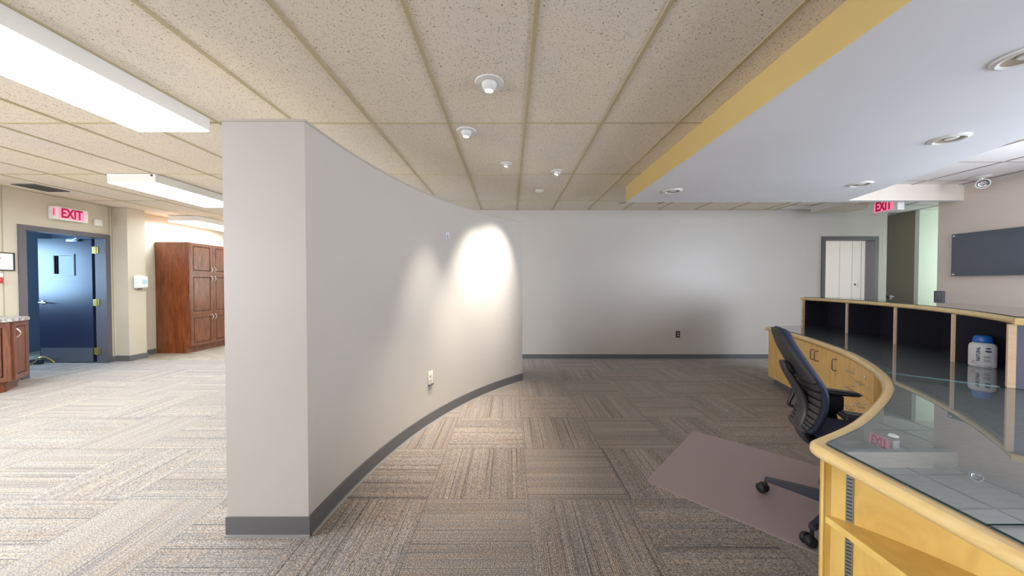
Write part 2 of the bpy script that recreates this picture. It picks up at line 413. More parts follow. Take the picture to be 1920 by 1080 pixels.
# door frame in the rear wall
t = empty('door_2'); t['kind'] = 'structure'
bm = new()
for x0, x1 in ((DX0 - .05, DX0 + .012), (DX1 - .012, DX1 + .05)): box(bm, x0, x1, YR - .02, YR + .14, 0, DZ + .05)
box(bm, DX0, DX1, YR - .0199, YR + .1399, DZ - .012, DZ + .0499)
finish('door_frame', bm, M_frame, t, False)
# the bright room seen through it
bm = new(); box(bm, 4.9, 6.52, 7.35, 7.45, 0, HC); S('wall_far_room', bm, M_white)
bm = new(); box(bm, 6.40, 6.52, 5.80, 7.35, 0, HC); S('wall_far_room_side', bm, M_white)
bm = new(); box(bm, 4.8, 4.9, 5.8, 7.45, 0, HC); S('wall_far_room_end', bm, M_white)
bm = new()
for y in (5.98, 6.136, 6.37, 6.75, 7.05): box(bm, 6.396, 6.40, y - .004, y + .004, 0, HC)
S('trim_panel_seams', bm, mat('panel_seam_grey', (.62, .61, .60), .6))
# hall beyond the reception
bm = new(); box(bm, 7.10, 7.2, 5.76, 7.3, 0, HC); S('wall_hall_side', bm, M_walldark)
bm = new(); box(bm, 7.10, 9.6, 5.70, 5.76, 0, HC); S('wall_hall_end', bm, M_wallgreen)
GY0, GY1, GZ0, GZ1 = -.85, 2.85, .75, 2.35
bm = new(); box(bm, XR, XR + .12, YB, GY0, 0, HC); box(bm, XR, XR + .12, GY1, 4.50, 0, HC); box(bm, XR, XR + .12, GY0, GY1, 0, GZ0); box(bm, XR, XR + .12, GY0, GY1, GZ1, HC); S('wall_right', bm, M_wallr)
bm = new(); box(bm, 9.5, 9.6, YB, 5.7, 0, HC); S('wall_hall_outer', bm, M_wall)
bm = new(); box(bm, XR - .02, XR, YB, 4.25, HC - .02, HC); S('trim_wall_angle', bm, mat('wall_angle_white', (.7, .68, .66), .5))

# left wall with the doorway (opening in Y)
OY0, OY1, OZ = 4.50, 5.40, 2.06
bm = new(); box(bm, XL - .14, XL, YB, -2.7, 0, HC); box(bm, XL - .14, XL, .9, OY0, 0, HC); box(bm, XL - .14, XL, -2.7, .9, 0, .65); box(bm, XL - .14, XL, -2.7, .9, 2.3, HC); box(bm, XL - .14, XL, OY1, 9.0, 0, HC); box(bm, XL - .14, XL, OY0, OY1, OZ, HC)
S('wall_left', bm, M_wallc)
bm = new(); prism(bm, [(XL, 5.53), (-6.43, 5.53), (-6.41, 5.78), (XL, 5.78)], 0, HC); S('wall_pilaster', bm, M_wallc)
bm = new(); prism(bm, [(XL, 5.52), (-6.42, 5.52), (-6.40, 5.79), (XL, 5.79)], 0, .095); box(bm, XL, XL + .01, 5.79, 6.14, 0, .095); box(bm, XL, XL + .01, 5.465, 5.53, 0, .095); box(bm, XL, XL + .01, YB, 4.43, 0, .095)
S('baseboard_left', bm, M_base)
bm = new()
for y in (4.31, 5.46, 5.50):
    box(bm, XL, XL + .004, y - .006, y + .006, OZ + .06 if y > 4.4 and y < 5.5 else .1, HC)
S('trim_wall_seams', bm, mat('seam_tan', (.40, .34, .26), .6))
# vestibule behind the dark door
bm = new()
box(bm, -9.3, -9.2, 3.5, 3.9, 0, HC); box(bm, -9.3, -9.2, 5.3, 6.7, 0, HC); box(bm, -9.3, -9.2, 3.9, 5.3, 0, .9); box(bm, -9.3, -9.2, 3.9, 5.3, 2.15, HC)
box(bm, -9.3, XL - .14, 6.6, 6.7, 0, HC); box(bm, -9.3, XL - .14, 3.5, 3.6, 0, HC)
S('wall_vestibule', bm, paint('vestibule_paint_blue_grey', (.20, .25, .34), .5))
t = empty('window_2'); t['kind'] = 'structure'
bm = new(); box(bm, -9.28, -9.22, 3.9, 3.95, .9, 2.15); box(bm, -9.28, -9.22, 5.25, 5.3, .9, 2.15); box(bm, -9.28, -9.22, 3.9, 5.3, .9, .95); box(bm, -9.28, -9.22, 3.9, 5.3, 2.1, 2.15); finish('window_frame', bm, M_frame, t, False)
bm = new(); box(bm, -9.255, -9.245, 3.95, 5.25, .95, 2.1); finish('pane', bm, M_winglass, t, False)

# door with its frame
d1 = empty('door_1', (XL, 5.40, 0)); d1['kind'] = 'structure'
def dl(name, m, x0, x1, y0, y1, z0, z1, parent=d1, bev=0):
    return bx(name, m, x0 - XL, x1 - XL, y0 - 5.40, y1 - 5.40, z0, z1, parent=parent, bev=bev)
bm = new()
for y0, y1 in ((OY0 - .06, OY0 + .012), (OY1 - .006, OY1 + .06)):
    box(bm, -.16, .02, y0 - 5.4, y1 - 5.4, 0, OZ + .055)
box(bm, -.1599, .0199, OY0 - 5.4, OY1 - 5.4, OZ - .012, OZ + .0549)
box(bm, -.16, -.10, OY0 - 5.4, OY0 + .02 - 5.4, 0, OZ); box(bm, -.09, -.05, OY0 - 5.4, OY0 + .016 - 5.4, 0, OZ)
finish('door_frame', bm, M_frame, d1, False)
lx0, lx1, ly0, ly1 = -7.76, -6.875, 5.405, 5.45
bm = new()
wx0, wx1, wz0, wz1 = -7.49, -7.19, 1.47, 1.77
box(bm, lx0 - XL, wx0 - XL, .005, .05, .02, 2.05); box(bm, wx1 - XL, lx1 - XL, .005, .05, .02, 2.05)
box(bm, wx0 - XL, wx1 - XL, .005, .05, .02, wz0); box(bm, wx0 - XL, wx1 - XL, .005, .05, wz1, 2.05)
leaf = finish('door_leaf', bm, M_door, d1, False)
bm = new()
for a in ((wx0 - .03, wx1 + .03, wz1, wz1 + .028), (wx0 - .03, wx1 + .03, wz0 - .028, wz0), (wx0 - .03, wx0, wz0, wz1), (wx1, wx1 + .03, wz0, wz1)):
    box(bm, a[0] - XL, a[1] - XL, -.006, .056, a[2], a[3])
finish('window_bead', bm, mat('bead_light_blue_grey', (.30, .36, .46), .4), leaf, False)
bm = new(); box(bm, wx0 - XL, wx1 - XL, .025, .031, wz0, wz1); finish('vision_glass', bm, M_winglass, leaf, False)
dl('kick_plate', M_kick, lx0 + .02, lx1 - .01, 5.401, 5.405, .02, .25, leaf)
bm = new(); lathe(bm, [(0, 0), (.03, 0), (.03, .012), (.012, .02), (.012, .05)], 20, align((lx0 + .07 - XL, .005, 1.0), (0, -1, 0)))
tube(bm, [(lx0 + .07 - XL, -.045, 1.0), (lx0 + .10 - XL, -.05, 1.0), (lx0 + .19 - XL, -.05, .995)], .01, 8)
finish('door_handle', bm, M_chrome, leaf)
for z in (1.86, 1.0, .20):
    bm = new(); box(bm, -.115, -.075, -.062, -.058, z - .055, z + .055); box(bm, -.215, -.165, .001, .004, z - .055, z + .055)
    tube(bm, [(-.14, -.01, z - .06), (-.14, -.01, z + .06)], .011, 10); box(bm, -.20, -.10, -.012, -.004, z - .055, z + .055)
    finish('hinge', bm, M_brass, d1)
bm = new(); box(bm, -.60, -.42, -.03, 0.005, 2.0, 2.045, bev=.008); tube(bm, [(-.5, -.02, 2.03), (-.3, -.12, 2.045), (-.12, -.28, 2.05)], .008, 6)
finish('door_closer', bm, mat('closer_silver', (.5, .52, .58), .35, metal=.6), leaf)
# curved partition
pc, pr = Vector((3.020, 1.516)), 4.062
def arc(c, r, a0, a1, n): return [Vector((c[0] + r * math.cos(a0 + (a1 - a0) * i / n), c[1] + r * math.sin(a0 + (a1 - a0) * i / n))) for i in range(n + 1)]
A0, A1 = math.atan2(1.676 - pc.y, -1.038 - pc.x), math.atan2(4.417 - pc.y, .166 - pc.x)
A0 = A0 % (2 * math.pi); A1 = A1 % (2 * math.pi)
front = arc(pc, pr, A0, A1, 48); back = arc(pc, pr + .42, A0, A1, 48); back[0] = Vector((-1.459, 1.676))
PT = 2.125
bm = new(); prism(bm, front + back[::-1], 0, PT); S('wall_curved', bm, M_wall, smooth=True, ang=25)
bm = new(); ang1 = arc(pc, pr - .004, A0, A1, 48); ang2 = arc(pc, pr + .424, A0, A1, 48)
prism(bm, [Vector((-1.034, 1.672))] + ang1 + ang2[::-1] + [Vector((-1.463, 1.672))], PT, PT + .012); S('trim_curved_wall_cap', bm, mat('cap_beige', (.50, .44, .37), .5))
bm = new()
loop = [Vector((-1.46, 3.0)), Vector((-1.459, 1.676)), Vector((-1.036, 1.676))] + front[1:] + [back[-1]]
c_ = Curve2(arc(pc, pr, A0, A1, 60)); sweep(bm, [Vector((-1.038, 1.676))] + c_.p[1:], [(0.0, 0), (.020, 0), (.020, .006), (.011, .012), (.010, .098), (0, .1)], 0)
box(bm, -1.463, -1.029, 1.668, 1.676, 0, .1)
box(bm, -1.464, -1.027, 1.660, 1.668, 0, .010, mi=1)
sweep(bm, [p for p in c_.p], [(.018, 0), (.026, 0), (.020, .010), (.018, .010)], 1)
S('baseboard_curved', bm, [M_base, M_baselip])

# dropped soffit over the desk
r_edge = [(1.2, -2.2), (2.1, -.9), (2.62, 0.1), (3.02, .9), (3.40, 1.60), (3.78, 2.41), (4.12, 3.37), (4.36, 4.25), (4.36, 4.34)]
re = [Vector(p) for p in catmull([(*p, 0) for p in r_edge[:-1]], 8)]
pts = [Vector((1.53, 4.34)), Vector((1.53, 1.0)), Vector((1.53, -2.2))] + [Vector((p.x, p.y)) for p in re[4:]] + [Vector((4.36, 4.34))]
pts = [p for i, p in enumerate(pts) if not (i > 2 and p.x < 1.56)]
bm = new(); prism(bm, pts, 2.38, HC + .02, 0, lambda i: 1 if i in (0, 1) else 0)
S('ceiling_soffit', bm, [M_soffit, M_yellow])
bm = new(); box(bm, 4.30, XR, 4.25, 4.34, 2.382, HC + .02)
for f in bm.faces:
    if f.normal.z < -.5: f.material_index = 1
bm.normal_update()
for f in bm.faces: f.material_index = 1 if f.normal.z < -.5 else 0
S('ceiling_bulkhead', bm, [M_beam, M_soffit])

# wall behind the camera with its windows
bm = new()
def holed(x0, x1, holes, z0, z1):
    x = x0
    for a, b in holes:
        box(bm, x, a, YB - .12, YB, 0, HC); box(bm, a, b, YB - .12, YB, 0, z0); box(bm, a, b, YB - .12, YB, z1, HC); x = b
    box(bm, x, x1, YB - .12, YB, 0, HC)
WINS = ((-6.4, -4.4), (1.9, 4.7))
holed(-6.8, 9.6, list(WINS), .55, 2.3)
S('wall_front', bm, M_wall)
for n_, (a, b) in enumerate(WINS):
    t = empty('window_%d' % (3 + n_)); t['kind'] = 'structure'
    bm = new()
    box(bm, a, b, YB - .1, YB - .02, .55, .61); box(bm, a, b, YB - .1, YB - .02, 2.24, 2.3)
    k = 3
    for i in range(k + 1):
        x = a + (b - a) * i / k; box(bm, max(a, x - .03), min(b, x + .03), YB - .1, YB - .02, .55, 2.3)
    finish('window_frame', bm, M_frame, t, False)
    bm = new(); box(bm, a, b, YB - .065, YB - .058, .6, 2.26); finish('pane', bm, M_winglass, t, False)
t = empty('window_1'); t['kind'] = 'structure'
bm = new()
box(bm, XL - .12, XL - .02, -2.7, .9, .65, .70); box(bm, XL - .12, XL - .02, -2.7, .9, 2.25, 2.30)
for i in range(4):
    y = -2.7 + 1.2 * i; box(bm, XL - .12, XL - .02, max(-2.7, y - .03), min(.9, y + .03), .65, 2.30)
finish('window_frame', bm, M_frame, t, False)
bm = new(); box(bm, XL - .075, XL - .068, -2.7, .9, .65, 2.3); finish('pane', bm, M_winglass, t, False)
# entrance glazing in the right wall, out of frame
t = empty('window_5'); t['kind'] = 'structure'
bm = new()
box(bm, XR, XR + .1, GY0, GY1, GZ0, GZ0 + .05); box(bm, XR, XR + .1, GY0, GY1, GZ1 - .05, GZ1)
for i in range(5):
    y = GY0 + (GY1 - GY0) * i / 4; box(bm, XR, XR + .1, max(GY0, y - .03), min(GY1, y + .03), GZ0, GZ1)
finish('window_frame', bm, M_frame, t, False)
bm = new(); box(bm, XR + .04, XR + .046, GY0, GY1, GZ0, GZ1); finish('pane', bm, M_winglass, t, False)

# ================================================================== CEILING FIXTURES
def fluor(x0, x1, y0, y1, label, lit=True):
    cx_, cy_ = (x0 + x1) / 2, (y0 + y1) / 2; hx, hy = (x1 - x0) / 2, (y1 - y0) / 2
    t = empty('ceiling_light', (cx_, cy_, HC), label=label, cat='ceiling light')
    bm = new(); th = .012
    for a in ((-hx, -hx + th, -hy, hy), (hx - th, hx, -hy, hy), (-hx + th, hx - th, -hy, -hy + th), (-hx + th, hx - th, hy - th, hy)): box(bm, *a, -.100, -.003)
    box(bm, -hx + th, hx - th, -hy + th, hy - th, -.02, -.006)
    finish('housing', bm, M_fix, t, False)
    bm = new(); box(bm, -hx + .004, hx - .004, -hy + .004, hy - .004, -.106, -.099, bev=.002); finish('diffuser', bm, M_em_fl if lit else M_lensoff, t)
    return t
G = 'surface-mounted fluorescent ceiling lights'
fluor(-4.67, -4.11, .17, 1.39, 'added out-of-view box light over the lounge beside the camera')['group'] = G  # unseen fixture added to brighten the lounge floor
fluor(-5.90, -5.34, 1.36, 2.58, 'added out-of-view box light over the lounge by the left wall')['group'] = G  # second unseen fixture, added for more light on the lounge floor
fluor(-2.87, -2.32, 1.36, 2.56, 'long glowing box light in the left corner, nearest the ceiling edge of the photo')['group'] = G
f2 = fluor(-4.67, -4.11, 3.826, 5.046, 'glowing box light with two small dots on its end, left of the partition'); f2['group'] = G
fluor(-6.40, -5.82, 6.16, 7.38, 'glowing box light hanging above the tall cherry cabinet')['group'] = G
for x, m_, nm in ((-.26, M_glow_white, 'end_screw'), (.24, M_black, 'end_screw')):  # the pale screw is brightened by an added glow
    bm = new(); lathe(bm, [(0, 0), (.012, 0), (.012, .006), (0, .008)], 14, align((x, -.61, -.022), (0, -1, 0))); finish(nm, bm, m_, f2)
fluor(4.94, 5.55, 4.77, 5.40, 'unlit square box light tucked behind the soffit near the doorway', lit=False)['group'] = G

def eyeball(x, y, tgt, r, label, lit=True, z=HC):
    t = empty('recessed_spotlight', (x, y, z), label=label, cat='ceiling light', group='adjustable eyeball spotlights')
    bm = new(); lathe(bm, [(r * .56, .002), (r * .56, -.004), (r * .62, -.007), (r * .97, -.005), (r, .0), (r, .003)], 40); finish('trim_ring', bm, M_fix, t)
    v = (Vector(tgt) - Vector((x, y, z))).normalized(); v = (v + Vector((0, 0, -.35))).normalized()
    mt = align((0, 0, .004), v); rb = r * .56
    prof = [(rb * math.cos(a), rb * math.sin(a) * 1.05) for a in [R(k) for k in range(-20, 56, 6)]] + [(rb * .56, rb * .98), (rb * .52, rb * .98), (rb * .50, rb * .80)]
    bm = new(); lathe(bm, prof, 32, mt); finish('eyeball', bm, M_whitepl, t)
    bm = new(); lathe(bm, [(0, rb * .86), (rb * .50, rb * .86), (rb * .50, rb * .80)], 24, mt); finish('lamp', bm, M_em_sp if lit else M_chrome, t)
    return t
eyeball(-.130, 2.117, SPOTS[0][1], .092, 'lit white eyeball spotlight nearest the camera in the speckled ceiling')
eyeball(-.364, 2.780, SPOTS[1][1], .085, 'lit white eyeball spotlight second from the camera, right against a yellowed grid bar')
eyeball(-.037, 3.525, SPOTS[2][1], .06, 'small lit eyeball spotlight with hardly any rim, third from the camera')
eyeball(.547, 3.760, SPOTS[3][1], .075, 'lit eyeball spotlight tilted far left, farthest from the camera')
t = empty('smoke_detector', (.407, 4.51, HC), label='small round cream detector on the speckled ceiling beyond the spotlights', cat='smoke detector')
bm = new(); lathe(bm, [(0, -.032), (.02, -.032), (.036, -.022), (.045, -.010), (.062, -.008), (.064, 0)], 28); finish('body', bm, M_ivory, t)
bm = new(); lathe(bm, [(0, -.035), (.010, -.034), (.014, -.031)], 16); finish('test_button', bm, M_whitepl, t)
for i, (x, y, lb) in enumerate([(2.44, 1.57, 'white recessed downlight in the soffit at the top right edge'), (3.26, 2.45, 'white recessed downlight in the soffit, second from the top right'),
             (3.775, 3.55, 'small white recessed downlight in the soffit above the far doorway'), (1.885, 3.81, 'white recessed downlight in the soffit at its far left corner')]):
    t = empty('recessed_downlight', (x, y, 2.38), label=lb, cat='ceiling light', group='recessed downlights in the soffit')
    bm = new(); lathe(bm, [(.068, .001), (.070, -.010), (.082, -.014), (.098, -.008), (.102, 0)], 40); finish('trim_ring', bm, M_whitepl, t)
    bm = new(); lathe(bm, [(0, -.002), (.045, -.002), (.069, -.007)], 32); finish('baffle', bm, mat('baffle_tan', (.42, .33, .24), .4) if i == 0 else bpy.data.materials['baffle_tan'], t)
    bm = new(); lathe(bm, [(.0, -.010), (.030, -.008), (.036, -.0025)], 24, Matrix.Translation((0, -.012, 0))); finish('bulb', bm, M_whitepl, t)
# spotlight head by the right wall
t = empty('spotlight', (5.63, 3.94, HC), label='white adjustable spotlight hanging from the ceiling by the taupe right wall', cat='spotlight')
bm = new(); lathe(bm, [(0, -.022), (.045, -.018), (.082, -.006), (.085, 0)], 32); finish('canopy', bm, M_whitepl, t)
bm = new(); tube(bm, [(0, 0, -.015), (0, 0, -.055), (-.012, -.02, -.075)], [.022, .016, .02], 12); finish('swivel_arm', bm, M_whitepl, t)
mt = align((-.005, -.01, -.075), (-.75, -.75, -.45))
bm = new(); lathe(bm, [(0, -.03), (.03, -.03), (.044, 0), (.052, .045), (.056, .06), (.050, .062), (.044, .052)], 32, mt); finish('lamp_head', bm, M_whitepl, t)
bm = new(); lathe(bm, [(0, .056), (.026, .057), (.034, .060), (.036, .058)], 28, mt); finish('reflector', bm, M_chrome, t)
# hooks below the soffit edge
for x, y in ((1.49, 4.36), (2.00, 4.36)):
    bm = new(); tube(bm, [(x - .025, y, HC - .2), (x, y, HC - .215), (x + .03, y, HC - .200), (x + .05, y, HC - .195)] if False else [(x - .03, y + .02, 2.379), (x - .01, y, 2.372), (x + .02, y - .005, 2.378), (x + .05, y - .02, 2.384)], .004, 6)
    tag(finish('ceiling_hook', bm, M_darkmetal), 'tiny dark wire clip at the far left corner of the soffit' if x < 1.6 else 'tiny dark wire clip beside the far left downlight under the soffit edge', 'hook', 'wire clips at the soffit edge')
# ceiling air vent
t = empty('air_vent', (-6.235, 4.39, HC), label='dark louvred return-air vent in the ceiling near the left exit sign', cat='vent')
bm = new()
for a in ((-.15, .15, -.17, -.155), (-.15, .15, .155, .17), (-.15, -.137, -.155, .155), (.137, .15, -.155, .155)): box(bm, *a, -.008, .002)
finish('frame', bm, M_greypl, t, False)
bm = new()
for k in range(14):
    y = -.145 + k * .0222; box(bm, -.138, .138, y - .006, y + .006, -.006, -.004, mtx=None)
box(bm, -.138, .138, -.155, .155, .0005, .002); finish('louvres', bm, mat('louvre_dark', (.06, .06, .065), .5), t, False)
# white sensor on the hall ceiling, given an added glow
bm = new(); lathe(bm, [(0, -.02), (.045, -.02), (.055, -.012), (.058, 0)], 24, Matrix.Translation((6.06, 5.14, HC))); tag(finish('ceiling_sensor', bm, M_glow_white), 'small flat white ceiling sensor beside the right exit sign', 'sensor')

# ================================================================== EXIT SIGNS
M_signpink = mat('exit_sign_face', (.85, .30, .42), .4, emit=(1.0, .18, .34), emit_s=.45)
M_signred = mat('exit_sign_letters', (.28, 0, .05), .4, emit=(.5, .0, .08), emit_s=.25)
M_signwhite = mat('exit_sign_housing', (.80, .78, .74), .4)
def exit_sign(loc, rz, wd, ht, dp, label, lm=.025):
    # local: face towards -y, width along x, centred; back on y = +dp
    t = empty('exit_sign', loc, rz, label=label, cat='exit sign', group='illuminated exit signs')
    bm = new(); box(bm, -wd / 2, wd / 2, 0, dp, -ht / 2, ht / 2, bev=.004); finish('housing', bm, M_signwhite, t)
    bm = new(); box(bm, -wd / 2 + lm, wd / 2 - .045, -.003, .0005, -ht / 2 + .018, ht / 2 - .018); finish('face', bm, M_signpink, t, False)
    text_obj('lettering', 'EXIT', ht * 1.02, .0015, M_signred, Matrix.Translation(((lm - .045) / 2, -.005, 0)) @ Matrix.Rotation(R(90), 4, 'X'), t, sx=(wd - .065 - lm) / (ht * 2.35), bold=.006)
    return t
# above the blue door, facing the room (+X)
s1 = exit_sign((-6.53, 4.92, 2.335), R(90), .36, .185, .115, 'illuminated white and pink EXIT sign above the dark blue door')
bm = new(); box(bm, -.1835, -.1795, .012, .05, -.05, .07); finish('side_face', bm, M_signpink, s1, False)
bm = new(); box(bm, -.1850, -.1830, .022, .034, -.04, .06); finish('side_letter', bm, M_signred, s1, False)
s2 = exit_sign((5.15, 4.55, 2.375), R(-90), .36, .17, .09, 'pink EXIT sign half hidden behind the soffit by the far doorway', lm=.075)
bm = new(); box(bm, -.05, .05, .02, .07, .085, HC - 2.375 + .002); finish('mounting_canopy', bm, M_signwhite, s2, False)

# ================================================================== WALL ITEMS
def outlet(loc, rz, label, plate, face, hole=M_hole, group=None, wd=.072, ht=.117, slots=True):
    t = empty('power_outlet', loc, rz, label=label, cat='power outlet', group=group)
    bm = new(); box(bm, -wd / 2, wd / 2, -.006, 0, -ht / 2, ht / 2, bev=.002); finish('cover_plate', bm, plate, t)
    for s in (-1, 1):
        bm = new(); lathe(bm, [(0, .0095), (.0155, .0095), (.0170, .008), (.0170, .005)], 20, align((0, 0, s * .0205), (0, -1, 0)), sx=1, sy=.82); rc = finish('receptacle', bm, face, t)
        bm = new()
        for x in (-.006, .006): box(bm, x - .0012, x + .0012, -.0102, -.009, s * .0205 - .001, s * .0205 + .008)
        lathe(bm, [(0, .0102), (.0025, .0102), (.0025, .009)], 10, align((0, 0, s * .0205 - .008), (0, -1, 0))); finish('slots', bm, hole, rc, False)
    bm = new(); lathe(bm, [(0, .008), (.003, .0075), (.003, .005)], 12, align((0, 0, 0), (0, -1, 0))); finish('screw', bm, M_nickel, t)
    return t
outlet((2.92, YR, .432), 0, 'dark brown outlet with pale sockets on the long rear wall', M_brownpl, mat('pale_receptacle', (.45, .42, .40), .4))
p_, n_ = c_.at(0); 
ang = math.atan2(3.05 - pc.y, -.745 - pc.x)
op = Vector((pc.x + (pr) * math.cos(ang), pc.y + pr * math.sin(ang)))
inn = (pc - op).normalized()
o_ = outlet((op.x, op.y, .43), math.atan2(inn.y, inn.x) + R(90), 'ivory wall outlet low on the curved partition', M_ivory, M_ivory)
bm = new(); box(bm, -.034, .034, -.02, -.004, -.070, -.058, bev=.002); finish('lower_clip', bm, M_greypl, o_)
# small pale mark high on the curved wall, built as a plate
a = math.atan2(3.36 - pc.y, -.60 - pc.x); a = math.atan2(3.31 - pc.y, -.625 - pc.x)
q = Vector((pc.x + pr * math.cos(a), pc.y + pr * math.sin(a))); qi = (pc - q).normalized()
t = empty('wall_patch', (q.x, q.y, 1.79), math.atan2(qi.y, qi.x) + R(90), label='small pale patch stuck high on the curved partition', cat='hook')
bm = new(); box(bm, -.03, .03, -.003, 0, -.035, .035, bev=.0012); finish('backing', bm, mat('pale_blue_clear', (.62, .67, .76), .25), t)
bm = new(); tube(bm, [(0, -.003, .01), (0, -.012, -.005), (0, -.016, -.018), (0, -.010, -.026)], .006, 8); finish('hook', bm, M_whitepl, t)  # hook shape made up for the pale mark
# tinted board on the right wall
t = empty('tinted_board', (XR - .003, 3.40, 1.68), R(-90), label='wide dark slate-blue glass board on the taupe right wall', cat='board')
bm = new(); box(bm, -.93, .93, -.035, -.025, -.275, .275, bev=.002); finish('panel', bm, mat('slate_glass', (.10, .115, .15), .12, coat=.5), t)
for sx_ in (-1, 1):
    for sz in (-1, 1):
        bm = new(); lathe(bm, [(0, .043), (.012, .042), (.015, .036), (.015, 0)], 18, align((sx_ * .905, 0, sz * .25), (0, -1, 0))); finish('standoff', bm, M_chrome, t)
bm = new(); 
tube(bm, [(-.70 + .014 * math.cos(k * math.pi / 8), -.037, -.20 + .045 * math.sin(k * math.pi / 8)) for k in range(16)], .003, 6, closed=True); finish('etched_oval', bm, M_greypl, t)
t = empty('wall_box', (XR, 4.455, 1.135), R(-90), label='grey rectangular wall box at the corner of the taupe wall', cat='wall box')
bm = new(); box(bm, -.045, .045, -.04, 0, -.075, .075, bev=.004); finish('cover', bm, M_greypl, t)
bm = new(); box(bm, -.03, .03, -.043, -.04, -.055, .055, bev=.001); finish('front_plate', bm, mat('grey_plate', (.15, .15, .18), .5), t)
# light switch in the far bright room
t = empty('light_switch', (6.40, 6.07, 1.30), R(-90), label='white wall switch in the bright room through the far doorway', cat='light switch')
bm = new(); box(bm, -.042, .042, -.007, 0, -.065, .065, bev=.002); finish('cover_plate', bm, M_whitepl, t)
bm = new(); box(bm, -.012, .012, -.016, -.006, -.02, .012, bev=.002); finish('toggle', bm, M_brownpl, t)
# picture frame and alarm on the left wall
t = empty('framed_notice', (XL, 4.20, 1.60), R(90), label='white notice in a thin black frame left of the dark blue door', cat='picture frame')
bm = new()
for a in ((-.205, .205, .108, .12), (-.205, .205, -.12, -.108), (-.205, -.193, -.108, .108), (.193, .205, -.108, .108)): box(bm, a[0], a[1], -.018, 0, a[2], a[3])
finish('frame', bm, M_black, t, False)
bm = new(); box(bm, -.193, .193, -.010, -.002, -.108, .108); finish('paper', bm, mat('paper_white', (.72, .74, .73), .5), t, False)
bm = new(); box(bm, .07, .09, -.012, -.010, .035, .045); finish('printed_mark', bm, mat('mark_red', (.45, .08, .08), .5), t, False)
t = empty('fire_alarm', (XL, 4.22, 1.40), R(90), label='red and white fire alarm pull box under the framed notice', cat='fire alarm')
bm = new(); box(bm, -.06, .06, -.05, 0, -.085, -.01, bev=.004); finish('lower_body', bm, mat('alarm_red', (.50, .025, .02), .35), t)
bm = new(); box(bm, -.06, .06, -.045, 0, -.01, .045, bev=.004); finish('upper_body', bm, M_whitepl, t)
bm = new(); box(bm, -.03, .03, -.056, -.05, -.05, -.035, bev=.001); finish('pull_bar', bm, M_whitepl, t)
t = empty('wall_sensor', (XL, 5.30, 2.29), R(90), label='small white square sensor right of the left exit sign', cat='sensor')
bm = new(); box(bm, -.05, .05, -.035, 0, -.05, .05, bev=.008); finish('body', bm, M_whitepl, t)
bm = new(); lathe(bm, [(0, .046), (.012, .044), (.024, .035)], 20, align((0, 0, 0), (0, -1, 0))); finish('dome', bm, M_whitepl, t)
# soap dispenser on the pilaster
t = empty('soap_dispenser', (-6.415, 5.655, 1.34), R(90), label='white soap dispenser mounted on the wall pilaster by the cherry cabinet', cat='soap dispenser')
bm = new(); vs = box(bm, -.068, .068, -.125, 0, -.115, .115)
for v in vs:
    if v.co.y < -.1: v.co.z = v.co.z * .86 - .004; v.co.x *= .9
bmesh.ops.bevel(bm, geom=bm.edges[:], offset=.022, segments=4, profile=.5, affect='EDGES'); finish('housing', bm, M_whitepl, t)
bm = new(); box(bm, -.035, .035, -.128, -.118, -.04, .045, bev=.004); finish('view_label', bm, mat('label_teal', (.45, .60, .66), .4), t)
bm = new(); box(bm, -.02, .02, -.06, -.02, -.132, -.110, bev=.004); finish('nozzle', bm, M_greypl, t)
t = empty('light_switch', (XL, 5.93, 1.29), R(90), label='dark wall switch half hidden behind the soap dispenser', cat='light switch')
bm = new(); box(bm, -.035, .035, -.01, 0, -.06, .06, bev=.002); finish('cover_plate', bm, M_brownpl, t)
bm = new(); box(bm, -.01, .01, -.02, -.01, -.02, .02, bev=.002); finish('toggle', bm, M_black, t)
# yellow door stop on the floor
t = empty('door_stop', (-7.55, 5.28, 0), 0, label='yellow brass floor door stop at the foot of the dark blue door', cat='door stop')
bm = new(); tube(bm, catmull([(-.14, -.05, .012), (-.06, -.05, .05), (0, -.04, .115), (.05, -.02, .13), (.11, 0, .10), (.17, .02, .035)], 6), .011, 8); finish('arm', bm, M_brass, t)
bm = new(); lathe(bm, [(0, 0), (.022, 0), (.024, .012), (.014, .028), (0, .03)], 16, Matrix.Translation((-.14, -.05, 0))); finish('foot', bm, M_brass, t)
bm = new(); box(bm, -.24, -.06, .02, .09, 0, .075, bev=.02); tag(finish('rubber_wedge', bm, M_door), 'dark blue rubber wedge lying beside the brass door stop', 'door wedge').location = (-7.55, 5.26, 0)
# tap seen above the counter in the hall
t = empty('drinking_fountain', (7.10, 6.02, 0), R(-90), label='small chrome drinking fountain on the dark hall wall behind the counter', cat='drinking fountain')
bm = new(); box(bm, -.15, .15, -.3, 0, .72, .95, bev=.02); finish('basin', bm, mat('fountain_grey', (.25, .25, .24), .4), t)
bm = new(); tube(bm, [(.0, -.1, .94), (.0, -.1, 1.05), (.02, -.12, 1.085), (.08, -.15, 1.075)], [.012, .012, .018, .016], 10); finish('spout', bm, M_whitepl, t)
bm = new(); tube(bm, [(-.04, -.1, 1.04), (-.09, -.1, 1.10)], .014, 8); finish('push_button', bm, M_black, t)

